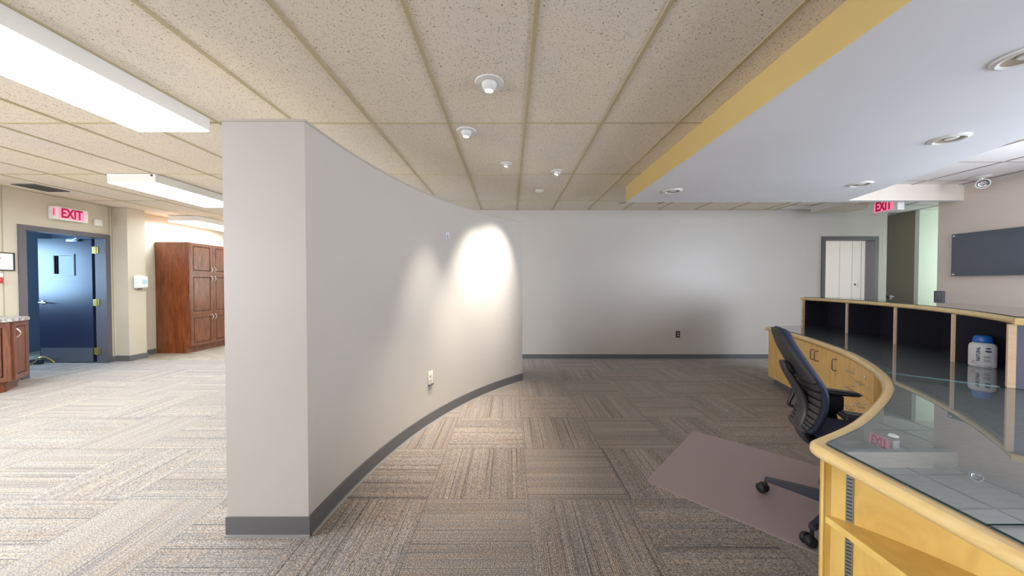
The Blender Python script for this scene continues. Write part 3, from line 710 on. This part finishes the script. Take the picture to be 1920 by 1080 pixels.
# ================================================================== CHERRY CABINETS
def raised_door(t, x0, x1, z0, z1, y, handle=None, fm=M_cherrydoor):
    """door on the plane y, facing -y, in the local frame of t"""
    bm = new(); g = .0025; r = .055
    x0 += g; x1 -= g; z0 += g; z1 -= g
    for a in ((x0, x1, z1 - r, z1), (x0, x1, z0, z0 + r), (x0, x0 + r, z0 + r, z1 - r), (x1 - r, x1, z0 + r, z1 - r)): box(bm, a[0], a[1], y - .02, y, a[2], a[3])
    box(bm, x0 + r, x1 - r, y - .010, y, z0 + r, z1 - r, mi=1)
    box(bm, x0 + r + .014, x1 - r - .014, y - .018, y - .009, z0 + r + .014, z1 - r - .014, bev=.005)
    d = finish('door', bm, [fm, M_groove], t, False)
    if handle:
        hx, hz = handle
        bm = new(); tube(bm, [(hx, y - .02 - .030 * math.sin(math.pi * k / 10), hz - .052 + .104 * k / 10) for k in range(11)], [.009 - .003 * math.sin(math.pi * k / 10) for k in range(11)], 10)
        finish('handle', bm, M_nickel, d)
    return d
# tall pantry cabinet: local x along +Y(world), facing +X ; rz = 90deg -> local -y = world +x
t = empty('tall_cabinet', (-6.02, 6.15, 0), R(90), label='tall dark cherry pantry cabinet with six panelled doors against the left wall', cat='cabinet')
wd, n3 = .965, (.12, .72, 1.50, 2.085)
bm = new(); box(bm, .019, wd, .002, .62, .10, 2.089); box(bm, 0, .018, -.018, .62, .10, 2.09); box(bm, 0, .018, .05, .62, 0, .0995); finish('carcass', bm, M_cherry, t, False)
bm = new(); box(bm, .018, wd, .05, .06, 0, .10); finish('toe_kick', bm, M_cherrydoor, t, False)
for i in range(3):
    hz = {0: n3[1] - .07, 1: n3[2] - .09, 2: n3[2] + .09}[i]
    raised_door(t, .018, .49, n3[i], n3[i + 1], 0, (.455, hz)); raised_door(t, .49, .962, n3[i], n3[i + 1], 0, (.525, hz))
# low cabinet with angled corner at the left edge
t = empty('low_cabinet', (0, 0, 0), label='low cherry cabinet with angled corner and speckled worktop at the left edge', cat='cabinet')
body = [(-6.64, 2.9), (-6.05, 2.9), (-6.05, 3.97), (-6.27, 4.24), (-6.64, 4.24)]
toe = [(-6.64, 2.95), (-6.08, 2.95), (-6.08, 3.94), (-6.31, 4.19), (-6.64, 4.19)]
top = [(-6.648, 2.87), (-6.03, 2.87), (-6.02, 3.97), (-6.10, 4.11), (-6.21, 4.24), (-6.29, 4.275), (-6.648, 4.275)]
bm = new(); prism(bm, body, .11, .845); finish('carcass', bm, M_cherry, t, False)
bm = new(); prism(bm, toe, 0, .11); finish('toe_kick', bm, M_cherry, t, False)
bm = new(); prism(bm, top, .846, .885); finish('worktop', bm, M_granite, t, False)
import mathutils
d_ = Vector((-6.27 + 6.05, 4.24 - 3.97)); ln = d_.length; an = math.atan2(d_.y, d_.x)
# angled door
def door_on(t, p0, direction, x0, x1, z0, z1, handle):
    d = raised_door(t, x0, x1, z0, z1, 0, handle)
    d.location = (p0[0], p0[1], 0); d.rotation_euler = (0, 0, direction); return d
door_on(t, (-6.05, 3.97), an, .01, ln - .01, .13, .84, (.06, .70))
door_on(t, (-6.05, 3.40), R(90), .02, .55, .13, .84, (.08, .70))
door_on(t, (-6.05, 2.92), R(90), .0, .47, .13, .84, (.40, .70))
t = empty('metal_canister', (-6.50, 4.10, .886), label='small grey metal holder with a brown end on the left worktop', cat='container')
bm = new(); box(bm, -.07, .05, -.12, .0, 0, .085, bev=.004); finish('body', bm, mat('tin_grey', (.30, .29, .31), .3, metal=.5), t)
bm = new(); box(bm, -.072, .052, .0, .03, 0, .088, bev=.003); finish('end_piece', bm, mat('tin_brown', (.10, .06, .05), .5), t)

# ================================================================== RECEPTION DESK
EDGE = [(3.37, 4.30), (3.16, 3.57), (2.90, 2.95), (2.69, 2.565), (2.38, 2.137), (2.11, 1.85), (1.84, 1.633), (1.41, 1.347), (1.055, 1.166)]
edge = [Vector((p.x, p.y)) for p in catmull([(*p, 0) for p in EDGE], 16)]
ec = Curve2(edge)
bodyc = Curve2([p - n * .035 for p, n in zip(ec.p, ec.n)])      # cabinet fronts; same arc length start
UC, UR = Vector((-.557, 4.945)), 4.552
ua = lambda d: R(d)
def upt(a, r): return Vector((UC.x + r * math.cos(R(a)), UC.y + r * math.sin(R(a))))
def uarc(a0, a1, r, n=30): return [upt(a0 + (a1 - a0) * i / n, r) for i in range(n + 1)]
AF, AN = -6.4, -44.5
ZT = .737
# worktop
corner = [Vector(p) for p in ((1.120, 1.199), (1.092, 1.184), (1.073, 1.164), (1.064, 1.138), (1.062, 1.10))]
outer = [p for p in edge if p.x > 1.14] + corner + [Vector((1.062, .6)), Vector((1.062, -.7))]
oc = Curve2(outer)
inner = [p - n * .042 for p, n in zip(oc.p, oc.n)]
right = [Vector((2.3, -.7)), Vector((2.3, .9)), upt(AN, 4.86)] + uarc(AN, AF, 4.86)[1:] + [Vector((3.96, 4.475))]
desk = empty('desk_worktop', (0, 0, 0), label='long curved dark grey desk worktop with a rounded maple edge', cat='worktop')
bm = new(); prism(bm, inner + right, ZT - .03, ZT); finish('laminate_surface', bm, M_lam, desk, False)
bm = new(); prof = [(-.042, ZT - .042), (-.012, ZT - .042), (-.004, ZT - .036), (0, ZT - .026), (0, ZT - .015), (-.004, ZT - .006), (-.012, ZT + .0005), (-.042, ZT + .0008)]
sweep(bm, outer, prof)
e0 = outer[0]; sweep(bm, [Vector((4.0, 4.49)), Vector((3.6, 4.385)), e0 + Vector((-.004, .022))], [(o * 1, z) for o, z in prof]); finish('wood_edge', bm, M_mapleedge, desk)
# glass sheets on the worktop
gi = [p - n * .046 for p, n in zip(oc.p, oc.n)]
gc = Curve2(gi)
# split of the staff-side line at the joint
js = min(range(len(gi)), key=lambda i: (gi[i] - Vector((2.38, 2.08))).length)
ks = [i for i, p in enumerate(gi) if p.y < .80 and i > js][0]
JO = Vector((2.80, 1.60))
front_u = uarc(AN + .3, AF, 4.84)
gA = gi[:js + 1] + [upt(AN + .1, 4.52) + Vector((0, 0))] + front_u + [Vector((3.96, 4.44))]
gB = [gi[js] + Vector((-.004, -.006))] + gi[js + 1:ks] + [Vector((gi[ks].x, .752)), Vector((2.28, .752)), Vector((2.28, .93)), upt(AN, 4.84) + Vector((-.02, -.02)), upt(AN, 4.52) + Vector((-.004, -.006))]
gCx = gi[ks].x
gCp = [Vector((gCx, .747)), Vector((gCx, -.68)), Vector((2.28, -.68)), Vector((2.28, .747))]
def sheet(name, pts, z0, z1, label, joint=()):
    bm = new(); prism(bm, pts, z0, z1, 0, lambda i: 2 if i in joint else 1)
    return tag(finish(name, bm, [M_glass, M_glassedge, M_glassjoint], None, False), label, 'glass desk top', 'glass sheets on the reception desk')
sheet('glass_sheet', gA, ZT + .0012, ZT + .0072, 'curved glass sheet over the far part of the desk, running under the cubbies', joint=(js,))
sheet('glass_sheet', gB, ZT + .0012, ZT + .0072, 'clear glass sheet over the wide middle of the desk, reflecting the exit sign', joint=(len(gB) - 1,))
sheet('glass_sheet', gCp, ZT + .0012, ZT + .0072, 'clear glass sheet at the near right corner of the desk', joint=())
# base cabinets
def d_pull(bm, cv, s, z0, z1=None, s1=None, out=.032, r=.0042):
    if s1 is None:     # vertical
        a, n = cv.at(s, .018); b = a + n * out
        pth = [(a.x, a.y, z0), (a.x + n.x * out * .8, a.y + n.y * out * .8, z0), (b.x, b.y, z0 + .012 * (1 if z1 > z0 else -1)), (b.x, b.y, z1 - .012), (a.x + n.x * out * .8, a.y + n.y * out * .8, z1), (a.x, a.y, z1)]
    else:
        a, n = cv.at(s, .018); c, m_ = cv.at(s1, .018)
        pth = [(a.x, a.y, z0), (a.x + n.x * out, a.y + n.y * out, z0), (c.x + m_.x * out, c.y + m_.y * out, z0), (c.x, c.y, z0)]
    tube(bm, pth, r, 8)
def lock(cv, s, z, parent):
    a, n = cv.at(s, .019); bm = new(); lathe(bm, [(0, .010), (.007, .010), (.009, .006), (.009, 0)], 16, align((a.x, a.y, z), (n.x, n.y, 0))); finish('lock', bm, M_nickel, parent)
    bm = new(); 
def unit(s0, s1, label, cat='cabinet', name='base_cabinet'):
    a, n = bodyc.at((s0 + s1) / 2, -.25)
    t = empty(name, (0, 0, 0), label=label, cat=cat, group='maple cabinets under the curved desk')
    bm = new(); slab(bm, bodyc, s0, s1, .10, ZT - .044, 0, -.42); finish('carcass', bm, M_maple, t, False)
    bm = new(); slab(bm, bodyc, s0, s1, 0, .10, -.05, -.40); finish('toe_kick', bm, M_toe, t, False)
    return t
def cdoor(t, s0, s1, z0, z1, name='door'):
    bm = new(); slab(bm, bodyc, s0 + .002, s1 - .002, z0 + .002, z1 - .002, .0005, .019); return finish(name, bm, M_maple, t, False)
def pull(d, *a, **k):
    bm = new(); d_pull(bm, bodyc, *a, **k); finish('handle', bm, M_darkmetal, d)
def label_holder(s, z, d):
    a, n = bodyc.at(s - .03, .0195); b, _ = bodyc.at(s + .03, .0195); bm = new()
    tube(bm, [(a.x, a.y, z), (b.x, b.y, z)], .0035, 6); tube(bm, [(a.x, a.y, z - .012), (b.x, b.y, z - .012)], .0025, 6); finish('label_holder', bm, M_nickel, d)
TOPZ = ZT - .046
u1 = unit(.03, .763, 'maple base cabinet at the far end of the desk, mostly behind the chair back')
d = cdoor(u1, .03, .358, .105, TOPZ); pull(d, .31, .537, .631); label_holder(.171, .655, d)
d = cdoor(u1, .358, .763, .105, TOPZ); pull(d, .40, .537, .631)
u2 = unit(.763, 1.467, 'wide maple base cabinet with a pair of close-set wire handles')
d = cdoor(u2, .763, 1.10, .105, TOPZ); pull(d, 1.055, .541, .641); label_holder(.96, .652, d)
d = cdoor(u2, 1.10, 1.467, .105, TOPZ); pull(d, 1.14, .544, .641)
u3 = unit(1.467, 1.758, 'narrow maple base cabinet with one wire handle above a keyhole')
d = cdoor(u3, 1.467, 1.758, .105, TOPZ); pull(d, 1.505, .538, .637); lock(bodyc, 1.505, .51, d)
u4 = unit(1.758, 1.996, 'three-drawer maple unit with locks, left of the deepest bend in the desk')
for z0, z1, lz, pz in ((.555, TOPZ, .640, .600), (.405, .555, .500, .462), (.105, .405, .350, .310)):
    d = cdoor(u4, 1.758, 1.996, z0, z1, 'drawer'); bm = new(); d_pull(bm, bodyc, 1.775, pz, s1=1.875); finish('handle', bm, M_nickel, d); lock(bodyc, 1.872, lz, d)
u5 = unit(1.996, 2.34, 'maple drawer unit with a lock at the deepest bend in the desk')
for z0, z1, lz, pz in ((.49, TOPZ, .630, .572), (.29, .49, .44, .405), (.105, .29, .24, .2)):
    d = cdoor(u5, 1.996, 2.34, z0, z1, 'drawer'); bm = new(); d_pull(bm, bodyc, 2.02, pz, s1=2.13); finish('handle', bm, M_nickel, d); lock(bodyc, 2.135, lz, d)
# bookcase end of the desk
bc = empty('desk_bookcase', (0, 0, 0), label='open yellow maple shelf unit built into the near end of the desk', cat='bookcase')
bp = [Vector((p.x, p.y)) for p in catmull([(1.103, 1.144, 0), (1.151, 1.093, 0), (1.229, .998, 0), (1.288, .905, 0), (1.335, .79, 0), (1.37, .62, 0), (1.385, .3, 0), (1.385, -.65, 0)], 8)]
bpc = Curve2(bp)
bm = new(); sweep(bm, bp, [(0, .0), (0, ZT - .043), (-.018, ZT - .043), (-.018, 0)]); finish('back_panel', bm, M_mapleend, bc, False)
bm = new(); prism(bm, [(1.095, 1.132), (1.095, 1.141), (1.108, 1.160), (1.15, 1.165), (1.120, 1.128), (1.103, 1.132)], 0, ZT - .043); finish('corner_post', bm, M_mapleend, bc, False)
shp = [Vector((1.101, 1.130))] + [p + n * .001 for p, n in zip(bpc.p, bpc.n)][2:] + [Vector((1.101, -.65))]
bm = new(); prism(bm, shp, .471, .494); finish('shelf', bm, M_mapleend, bc, False)
bm = new(); prism(bm, shp, .06, .085); finish('bottom_shelf', bm, M_mapleend, bc, False)
bm = new(); box(bm, 1.085, 1.40, -.68, -.655, 0, ZT - .043); finish('side_panel', bm, M_mapleend, bc, False)
bm = new(); box(bm, 1.115, 1.135, -.65, 1.12, 0, .06); finish('plinth', bm, M_mapleend, bc, False)
for s_ in (.066, 1.0):
    bm = new()
    for z0, z1 in ((.09, .468), (.497, .685)):
        a, n = bpc.at(s_); tn = Vector((-n.y, n.x)); mt = Matrix(((tn.x, n.x, 0, a.x), (tn.y, n.y, 0, a.y), (0, 0, 1, 0), (0, 0, 0, 1)))
        box(bm, -.009, .009, 0.0, .004, z0, z1, mtx=mt)
        z = z0 + .008
        while z < z1 - .012:
            box(bm, -.0065, .0065, .004, .0046, z, z + .003, mi=1, mtx=mt); z += .0125
    finish('shelf_standard', bm, [mat('zinc_strip', (.30, .31, .30), .4, metal=.6), M_hole], bc, False)
# outer (public side) wall of the desk
hut = empty('transaction_counter', (0, 0, 0), label='raised curved counter with dark open cubbies and maple edging', cat='counter')
bm = new(); prism(bm, uarc(AF, AN, 4.862) + uarc(AN, AF, 4.89), 0, 1.085); finish('public_panel', bm, M_bluegrey, hut, True, ang=20)
bm = new(); prism(bm, uarc(AF, AN, 4.850) + uarc(AN, AF, 4.862), ZT + .0005, 1.085); finish('cubby_back', bm, M_navy, hut, True, ang=20)
def radial(name, a, r0, r1, th, z0, z1, m, edge_m=None):
    d = Vector((math.cos(R(a)), math.sin(R(a)))); tn = Vector((-d.y, d.x)) * th / 2; p0, p1 = upt(a, r0), upt(a, r1)
    bm = new(); prism(bm, [p0 - tn, p1 - tn, p1 + tn, p0 + tn], z0, z1); return finish(name, bm, m, hut, False)
ZG = ZT + .0078
for a in (-15.6, -24.7, -34.7):
    dv = radial('divider', a, UR + .012, 4.849, .016, ZG, 1.085, M_navy)
    e_ = radial('maple_edge', a, UR - .004, UR + .011, .019, ZG, 1.085, M_maplepale); e_.parent = dv
for a in (AF, AN):
    dv = radial('end_panel', a + (.1 if a == AN else -.1), UR + .016, 4.889, .022, ZG, 1.085, M_bluegrey if a == AN else M_navy)
    e_ = radial('maple_edge', a + (.1 if a == AN else -.1), UR - .010, UR + .0155, .028, ZG, 1.085, M_maplepale); e_.parent = dv
bm = new(); prism(bm, uarc(AF + .2, AN - .3, UR + .02) + uarc(AN - .3, AF + .2, 5.02), 1.087, 1.120); finish('counter_surface', bm, M_lam, hut, False)
pu = [(-.022, 1.086), (0.010, 1.086), (.018, 1.094), (.020, 1.104), (.017, 1.114), (.009, 1.121), (-.022, 1.121)]
loop = uarc(AF + .2, AN - .3, UR + .02, 50)
bm = new(); sweep(bm, loop, pu)
dn = Vector((math.cos(R(AN)), math.sin(R(AN))))
sweep(bm, [upt(AN - .3, UR + .0), upt(AN - .3, 5.02)], [(-o, z) for o, z in pu]) 
sweep(bm, [upt(AF + .2, 5.02), upt(AF + .2, UR + .0)], [(-o, z) for o, z in pu]); finish('wood_edge', bm, M_mapleedge, hut)
bm = new(); prism(bm, uarc(AF, AN, UR + .012) + uarc(AN, AF, 5.01), 1.1225, 1.1285, 0, lambda i: 1)
tag(finish('glass_sheet', bm, [M_glass, M_glassedge], None, False), 'long curved glass sheet on top of the raised counter', 'glass desk top', 'glass sheets on the reception desk')
# outlet inside the second cubby
po = upt(-22.6, 4.849); dd = (UC - po).normalized()
outlet((po.x, po.y, .955), math.atan2(dd.y, dd.x) + R(90), 'white outlet plate inside the dark cubby of the raised counter', M_whitepl, M_whitepl, wd=.08, ht=.12)
# low public panel of the near desk part
bm = new(); prism(bm, [Vector((2.28, -.68)), Vector((2.30, -.68)), Vector((2.30, .88)), upt(AN, 4.86) + Vector((0, -.02)), upt(AN, 4.86) + Vector((-.03, -.02)), Vector((2.28, .9))], 0, ZT - .031)
tag(finish('desk_front_panel', bm, M_bluegrey, None, False), 'blue grey outer panel under the near part of the desk', 'desk panel')

# bottle in the last cubby
bp0 = upt(-36.25, 4.640)
t = empty('spray_bottle', (bp0.x, bp0.y, ZG + .0003), math.atan2(-bp0.y, -bp0.x) + R(90), label='white bottle with a blue cap standing in the nearest dark cubby', cat='bottle')
bm = new(); lathe(bm, [(0, 0), (.050, 0), (.0545, .006), (.055, .10), (.0545, .138), (.050, .153), (.040, .161), (.036, .163)], 48, sx=1.04, sy=.62); finish('body', bm, mat('bottle_white', (.72, .72, .72), .35), t)
bm = new(); lathe(bm, [(.0385, .1625), (.040, .166), (.036, .196), (.031, .207), (.022, .211), (0, .212)], 40, sx=1.06, sy=.72); finish('cap', bm, mat('cap_blue', (.01, .13, .50), .35), t)
M_ink = mat('label_ink_navy', (.02, .03, .10), .5); M_red = mat('label_red', (.45, .12, .14), .5)
text_obj('label_text', 'NATURAL', .021, .0008, M_ink, Matrix.Translation((-.016, -.0338, .088)) @ Matrix.Rotation(R(90), 4, 'X') @ Matrix.Rotation(R(90), 4, 'Z'), t, bold=.0006)
bm = new()
for z, w_ in ((.075, .028), (.069, .024), (.063, .028), (.050, .026), (.044, .028), (.038, .022)): box(bm, .004, .004 + w_ * 1.0, -.0340, -.0290, z, z + .0018)
lathe(bm, [(0, .004), (.010, .004), (.010, 0)], 20, align((.022, -.0300, .108), (0, -1, 0)), sx=1.3, sy=.7)
lathe(bm, [(0, .004), (.008, .004), (.008, 0)], 20, align((.022, -.0295, .128), (0, -1, 0)), sx=1.3, sy=.7)
box(bm, -.022, .035, -.0335, -.028, .008, .010)
finish('label_print', bm, M_ink, t, False)
bm = new(); lathe(bm, [(.008, .003), (.010, .003), (.010, 0)], 20, align((-.030, -.0270, .032), (0, -1, 0))); finish('label_ring', bm, M_red, t, False)
# paper slips near the end post
bm = new(); q0 = upt(-42.6, 4.62); box(bm, -.05, .045, -.018, .018, 0, .0012, mtx=Matrix.Translation((q0.x, q0.y, ZG)) @ Matrix.Rotation(R(-15), 4, 'Z')); tag(finish('paper_slip', bm, M_whitepl, None, False), 'loose white paper slip on the desk beside the end post', 'paper')

# ================================================================== CHAIR MAT
u_ = Vector((.710, -.704)); a_, b_ = Vector((.895, 2.138)), Vector((1.631, 2.886)); Lm = 1.2
def rounded(pts, r=.04, n=5):
    out = []
    for i, p in enumerate(pts):
        a = (pts[i - 1] - p).normalized(); b = (pts[(i + 1) % len(pts)] - p).normalized()
        for k in range(n + 1):
            t_ = k / n; out.append((p + a * r) * (1 - t_) ** 2 + p * 2 * t_ * (1 - t_) + (p + b * r) * t_ ** 2)
    return out
mp = rounded([a_, b_, b_ + u_ * Lm, a_ + u_ * Lm])
bm = new(); prism(bm, mp, .001, .0045); tag(finish('chair_mat', bm, M_matv, None, False), 'translucent mauve plastic mat on the carpet under the office chair', 'chair mat')

# ================================================================== OFFICE CHAIR
CH = Vector((1.82, 1.75)); CA = R(-26)
ch = empty('office_chair', (CH.x, CH.y, .0046), CA, label='black ergonomic office chair with ribbed back tucked at the curved desk', cat='chair')
BA = R(132) - CA     # a leg towards the far-left caster
for k in range(5):
    a = BA + k * 2 * math.pi / 5; c, s = math.cos(a), math.sin(a)
    bm = new(); L_ = .355
    def P(r, z, w): return Vector((c * r - s * w, s * r + c * w, z))
    secs = [(.03, .075, .135, .034), (.10, .078, .135, .030), (.22, .080, .122, .024), (L_, .078, .104, .019)]
    rings = []
    for r, z0, z1, w_ in secs: rings.append([bm.verts.new(P(r, z0, -w_ * .8)), bm.verts.new(P(r, z0, w_ * .8)), bm.verts.new(P(r, z1, w_ * .7)), bm.verts.new(P(r, z1, -w_ * .7))])
    for A_, B_ in zip(rings, rings[1:]):
        for q in range(4): bm.faces.new((A_[q], A_[(q + 1) % 4], B_[(q + 1) % 4], B_[q]))
    bm.faces.new(rings[0][::-1]); bm.faces.new(rings[-1]); bmesh.ops.recalc_face_normals(bm, faces=bm.faces[:])
    bmesh.ops.bevel(bm, geom=bm.edges[:], offset=.004, segments=2, affect='EDGES')
    lg = finish('leg', bm, M_chairmet, ch)
    # caster: two wheels on a swivelled axle
    cc = P(L_ - .005, 0, 0); sw = a + R(70)
    ax = Vector((math.cos(sw), math.sin(sw), 0)); tr = Vector((-ax.y, ax.x, 0)) * -.018
    bm = new(); tube(bm, [(cc.x, cc.y, .085), (cc.x, cc.y, .045)], .009, 8)
    wc = Vector((cc.x, cc.y, .029)) + tr
    tube(bm, [wc - ax * .012, wc + ax * .012], [.024, .024], 14)
    for sg in (-1, 1): lathe(bm, [(0, .031), (.012, .031), (.023, .028), (.028, .022), (.029, .010), (.026, .006), (0, .006)], 24, align(wc, ax * sg))
    finish('caster', bm, M_black, lg)
bm = new(); lathe(bm, [(0, .07), (.042, .07), (.045, .13), (.034, .16), (.028, .165), (.028, .30), (.018, .31), (.018, .40)], 28); finish('gas_column', bm, M_chairblk, ch)
bm = new(); box(bm, -.13, .12, -.085, .085, .375, .43, bev=.018); finish('tilt_mechanism', bm, M_chairblk, ch)
# seat
def pad(bm, x0, x1, hw, z, th, nx=14, ny=10, front_drop=.03):
    def surf(top):
        g = []
        for i in range(nx + 1):
            row = []
            for j in range(ny + 1):
                u, v = i / nx * 2 - 1, j / ny * 2 - 1
                sx_ = (x0 + x1) / 2 + (x1 - x0) / 2 * u * (1 - .10 * v * v); sy_ = hw * v * (1 - .10 * u * u)
                ed = max(0, 1 - max(abs(u), abs(v)) ** 6)
                zz = z + (th * .5 * ed if top else -th * .5 * ed) + .012 * v * v - front_drop * max(0, u) ** 3
                row.append(bm.verts.new((sx_, sy_, zz)))
            g.append(row)
        return g
    A_, B_ = surf(True), surf(False)
    for g in (A_, B_):
        for i in range(nx):
            for j in range(ny): bm.faces.new((g[i][j], g[i + 1][j], g[i + 1][j + 1], g[i][j + 1]))
    bmesh.ops.remove_doubles(bm, verts=bm.verts[:], dist=.0005); bmesh.ops.recalc_face_normals(bm, faces=bm.faces[:])
bm = new(); pad(bm, -.16, .27, .225, .475, .075); finish('seat', bm, M_fabric, ch, ang=60)
bm = new(); box(bm, -.15, .24, -.20, .20, .425, .445, bev=.009); finish('seat_pan', bm, M_chairblk, ch)
# backrest: profile (x, z, half width) reclined
BP = [(-.250, .480, .10, .012), (-.216, .531, .14, .02), (-.197, .575, .158, .022), (-.182, .651, .17, .024), (-.186, .733, .17, .024), (-.234, .825, .168, .022), (-.287, .935, .135, .015), (-.308, 1.00, .095, .008), (-.322, 1.045, .045, .004)]
prof_b = catmull([(p[0], p[1], 0) for p in BP], 6)
def lerp_bp(t_, k):
    q = t_ * (len(BP) - 1); i = min(int(q), len(BP) - 2); return BP[i][k] + (BP[i + 1][k] - BP[i][k]) * (q - i)
def bw(t_): return lerp_bp(t_, 2)
def back_surf(bm, t0, t1, off0, off1, n=20, m=12, wscale=1.0, mi=0, wrap=.05, rnd=False):
    """a curved slab following the back profile between the parameters t0..t1"""
    def sample(t_):
        q = t_ * (len(prof_b) - 1); i = min(int(q), len(prof_b) - 2); p = prof_b[i].lerp(prof_b[i + 1], q - i); d = (prof_b[i + 1] - prof_b[i]).normalized()
        return Vector((p.x, p.y)), Vector((d.y, -d.x))      # the normal points forward (+x)
    grids = []
    for off in (off0, off1):
        g = []
        for i in range(n + 1):
            t_ = t0 + (t1 - t0) * i / n; p, nn = sample(t_); row = []
            for j in range(m + 1):
                v = j / m * 2 - 1; w_ = bw(t_) * wscale
                ed = 1.0
                if rnd: ed = max(0, 1 - max(abs(v) ** 6, abs((t_ - t0) / (t1 - t0) * 2 - 1) ** 10))
                o_ = off if not rnd else off0 + (off - off0) * (.25 + .75 * ed) if off == off1 else off
                c_2 = p + nn * (o_ + lerp_bp(t_, 3) * v * v)
                row.append(bm.verts.new((c_2.x, v * w_, c_2.y)))
            g.append(row)
        grids.append(g)
    A_, B_ = grids; F = []
    for i in range(n):
        for j in range(m):
            F.append(bm.faces.new((A_[i][j], A_[i + 1][j], A_[i + 1][j + 1], A_[i][j + 1]))); F.append(bm.faces.new((B_[i][j], B_[i][j + 1], B_[i + 1][j + 1], B_[i + 1][j])))
    for i in range(n):
        for j in (0, m): F.append(bm.faces.new((A_[i][j], A_[i + 1][j], B_[i + 1][j], B_[i][j])))
    for j in range(m):
        for i in (0, n): F.append(bm.faces.new((A_[i][j], A_[i][j + 1], B_[i][j + 1], B_[i][j])))
    for f in F: f.material_index = mi
    bmesh.ops.recalc_face_normals(bm, faces=F)
bm = new(); back_surf(bm, .10, 1.0, 0.004, .050, rnd=True, n=30); br = finish('backrest', bm, M_fabric, ch, ang=60)
bm = new(); back_surf(bm, .56, .995, -.012, .003, n=16, wscale=.985)
finish('back_shell', bm, M_chair, br, ang=50)
bm = new()
ns = 9
for k in range(ns):
    t0 = .05 + k * .50 / ns; back_surf(bm, t0 + .012, t0 + .50 / ns - .004, -.010, .003, n=1, wscale=.93)
finish('back_ribs', bm, M_chair, br, ang=50)
bm = new(); back_surf(bm, .05, .56, -.002, .003, n=8, wscale=.90); finish('back_liner', bm, M_black, br, ang=50)
# spine frame
sp = catmull([(-.292, -.03, .862), (-.278, -.03, .82), (-.236, -.03, .74), (-.205, -.03, .67), (-.196, -.03, .60), (-.212, -.03, .52), (-.190, -.02, .455), (-.12, 0, .415), (-.03, 0, .40)], 6)
bm = new(); n_s = len(sp)
tube(bm, sp, [(.036 + .03 * (i / n_s), .014 + .010 * math.sin(math.pi * i / n_s)) for i in range(n_s)], 14); fr = finish('back_support', bm, M_chair, ch, ang=60)
bm = new(); tube(bm, [(-.290, -.05, .868), (-.265, -.05, .838), (-.245, -.04, .80)], [.010, .018, .014], 10); finish('pivot', bm, M_black, fr)
bm = new(); tube(bm, catmull([(-.17, .20, .76), (-.178, .20, .70), (-.180, .20, .63), (-.200, .20, .555), (-.15, .19, .545), (-.10, .17, .545)], 5), [(.013, .010)] * 26, 10); finish('side_bracket', bm, M_chairblk, fr, ang=60)
# arms
for sg in (-1, 1):
    bm = new(); y = .225 * sg
    pa = catmull([(.02, .10 * sg, .405), (.02, .18 * sg, .40), (.02, .225 * sg, .43), (.0, .235 * sg, .52), (.01, .232 * sg, .63)], 5)
    tube(bm, pa, [(.036, .020)] * len(pa), 12)
    box(bm, -.035, .055, y - .022, y + .022, .53, .635, bev=.006)
    arm = finish('armrest', bm, M_chairblk, ch, ang=60)
    bm = new(); vs = box(bm, -.11, .135, y - .045, y + .045, .632, .672)
    for v in vs:
        if v.co.x > .1:
            v.co.y = y + (v.co.y - y) * .7
            if v.co.z < .65: v.co.z += .012
            else: v.co.z -= .010
    bmesh.ops.bevel(bm, geom=bm.edges[:], offset=.012, segments=3, affect='EDGES'); finish('arm_pad', bm, M_chairblk, arm)
